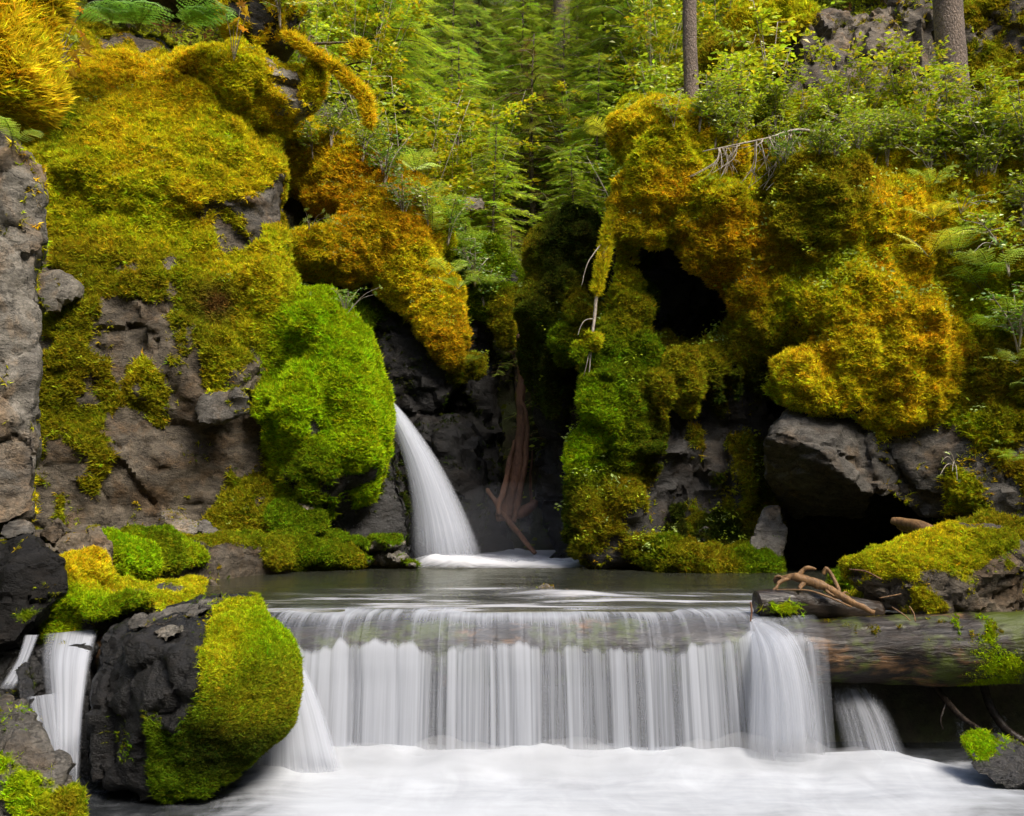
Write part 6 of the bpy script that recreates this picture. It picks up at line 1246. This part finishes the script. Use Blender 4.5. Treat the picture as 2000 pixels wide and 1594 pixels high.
def leafy(px, py, kinds, label, spots, size, stem=True, group='broad leaved plants', d=None):
    b = hit(px, py) if d is None else W(px, py, d); d = b[1]
    r = empty('broad_leaved_plant', b, label, 'plant', group); q = np.random.default_rng(int(px + py * 3)); st = []
    for k, (x, y) in enumerate(spots):
        P = W(x, y, d - q.uniform(.05, .25)) - b
        o = obj('leaf', LL[kinds[k % len(kinds)]][k % 2], r); s = size * q.uniform(.75, 1.2); o.scale = (s, s, s); o.location = P; o.rotation_euler = (q.uniform(.3, 1.1), q.normal(0, .4), q.uniform(0, 6.28) if q.random() < .4 else PI + q.normal(0, .8))
        st.append(tube(spline([(0, 0, -.05), P * .5 + (0, 0, .05), P], 8), np.linspace(.006, .003, 8), 4, False))
    V, F = join(st); obj('stem', mesh('stem', V, F, mats=[M_TWIG]), r); return r
leafy(110, 130, ['yellow', 'yellow', 'pale', 'orange'], 'plant with hanging yellow leaves between the moss curtain and the golden cliff', [(118, 20), (135, 45), (150, 80), (165, 70), (140, 110), (168, 95), (120, 80), (155, 125), (180, 110), (105, 60), (130, 5), (160, 20), (145, 150)], .20, d=9)
leafy(470, 100, ['yellow', 'orange'], 'yellow and orange lobed leaves on a thin stem beside the mossy trunk', [(440, 25), (470, 12), (482, 30), (478, 60), (455, 45)], .26)
leafy(590, 440, ['pale'], 'pale leaves in the dark niche of the golden ledge', [(595, 410), (605, 425), (630, 415), (640, 425), (598, 432)], .15)
leafy(1870, 400, ['pale', 'green'], 'pale broad leaves on the gold moss beside the ferns', [(1860, 385), (1900, 382), (1925, 380), (1910, 400), (1940, 395)], .14)
leafy(1930, 470, ['pale', 'green'], 'broad leaves between the large fern and the shelf edge', [(1920, 455), (1945, 470), (1930, 490), (1960, 480), (1900, 495)], .15)
leafy(690, 600, ['pale', 'green'], 'small pale leaves under the lower golden ledge', [(660, 570), (675, 575), (745, 560), (735, 575), (650, 565)], .12)
leafy(1850, 900, ['pale', 'green'], 'tiny leaved plant on the mossy rock slope beside the block', [(1840, 900), (1860, 920), (1835, 930), (1870, 940), (1850, 885)], .09)
# ------------------------------------------------------------------ ground cover nobody could count
def cover(name, label, P, size, col, group): 
    o = scatter(name, None, P, np.tile((0, 0, 1.), (len(P), 1)) + rng.normal(0, .25, (len(P), 3)), size, col, group); tag(o, label, 'ground cover', kind='stuff'); return o
def clump_objs(nl, leaf, spread, seed):
    r = []
    for s in range(4):
        q = np.random.default_rng(seed + s); n = nl; L_ = q.normal(0, 1, (n, 3)) * (spread, spread, spread * .5) + (0, 0, spread * .7); Y_ = q.normal(0, 1, (n, 3)) * (1, 1, .35); Z_ = np.tile((0, 0, 1.), (n, 1)) + q.normal(0, .45, (n, 3))
        Y_ /= np.linalg.norm(Y_, axis=1)[:, None]; X_ = np.cross(Y_, Z_); X_ /= np.linalg.norm(X_, axis=1)[:, None]; Z_ = np.cross(X_, Y_)
        V, F, ix = stamp(LFV, LFF, np.stack([X_, Y_, Z_], -1), L_, leaf * q.uniform(.6, 1.3, n)); r.append(bpy.data.objects.new('leaf_clump', mesh('leaf_clump', V, F, mats=[M_TUFT], smooth=False)))
    return r
G_CLUMP = scatter_group('leaf clumps', clump_objs(14, .36, .40, 5)); G_SMALL = scatter_group('small leaves', clump_objs(7, .5, .42, 15))
n = 26000; x = rng.uniform(-14, 14, n); y = rng.uniform(15.5, 34, n)
xs_ = rng.uniform(5.0, 15, 7000) * rng.choice([-1, 1], 7000); ys_ = rng.uniform(6, 16, 7000); ok_ = (np.abs(xs_) > 4.6 + .14 * ys_) & ~((np.abs(ys_ - 11.5) < 3.5) & (xs_ > -6.3) & (xs_ < 6.5))
x = np.concatenate([x, xs_[ok_]]); y = np.concatenate([y, ys_[ok_]]); z = H(x, y); P = np.stack([x, y, z], 1); px, py = PX(P)
m = (px > -900) & (px < 2900) & (py > -600); P = P[m]
f = fbm(P, .5, 3, 91)[:, None]; f2 = fbm(P, 1.7, 2, 93)
cc = np.array((.20, .25, .025)) + np.clip(f + .4, 0, 1) * np.array((.26, .24, .0)); cc = cc * rng.uniform(.55, 1.35, (len(P), 1)); dk = rng.random(len(P)) < .12; cc[dk] = colvar((.16, .09, .03), dk.sum())
cover('undergrowth', 'leafy undergrowth covering the wooded slope', P, rng.uniform(.18, .42, len(P)), cc, G_CLUMP)
# little leaves sprinkled on moss tops
def sprinkle(key, label, n, sizes, cols, upmin=.1, dmax=99):
    Vs, Ns, Fs, ms = [v for k, v in MASS.items() if k.startswith(key)][0]
    k = np.where((ms > .6) & (Ns[:, 2] > upmin))[0]; w = sstep(.0, .6, fbm(Vs[k], 1.3, 2, 95) + .25); k = k[rng.random(len(k)) < w]
    k = rng.choice(k, min(n, len(k)), replace=False); P = Vs[k] + Ns[k] * .03; c = np.array(cols)[rng.integers(0, len(cols), len(k))] * rng.uniform(.7, 1.3, (len(k), 1))
    cover('small_leaves', label, P, rng.uniform(*sizes, len(k)), c, G_SMALL)
sprinkle('overhang_cliff', 'small green leaves sprinkled over the moss mounds of the overhang', 2600, (.05, .13), [YG, MG, (.34, .44, .12), YG], .15)
sprinkle('mossy_ledge', 'small green leaves sprinkled over the golden ledge', 700, (.04, .09), [YG, (.34, .44, .12), MG], .1)
sprinkle('cliff', 'tiny pale leaves dotted on the golden cliff moss', 350, (.035, .07), [(.34, .44, .12), YG], -.2)
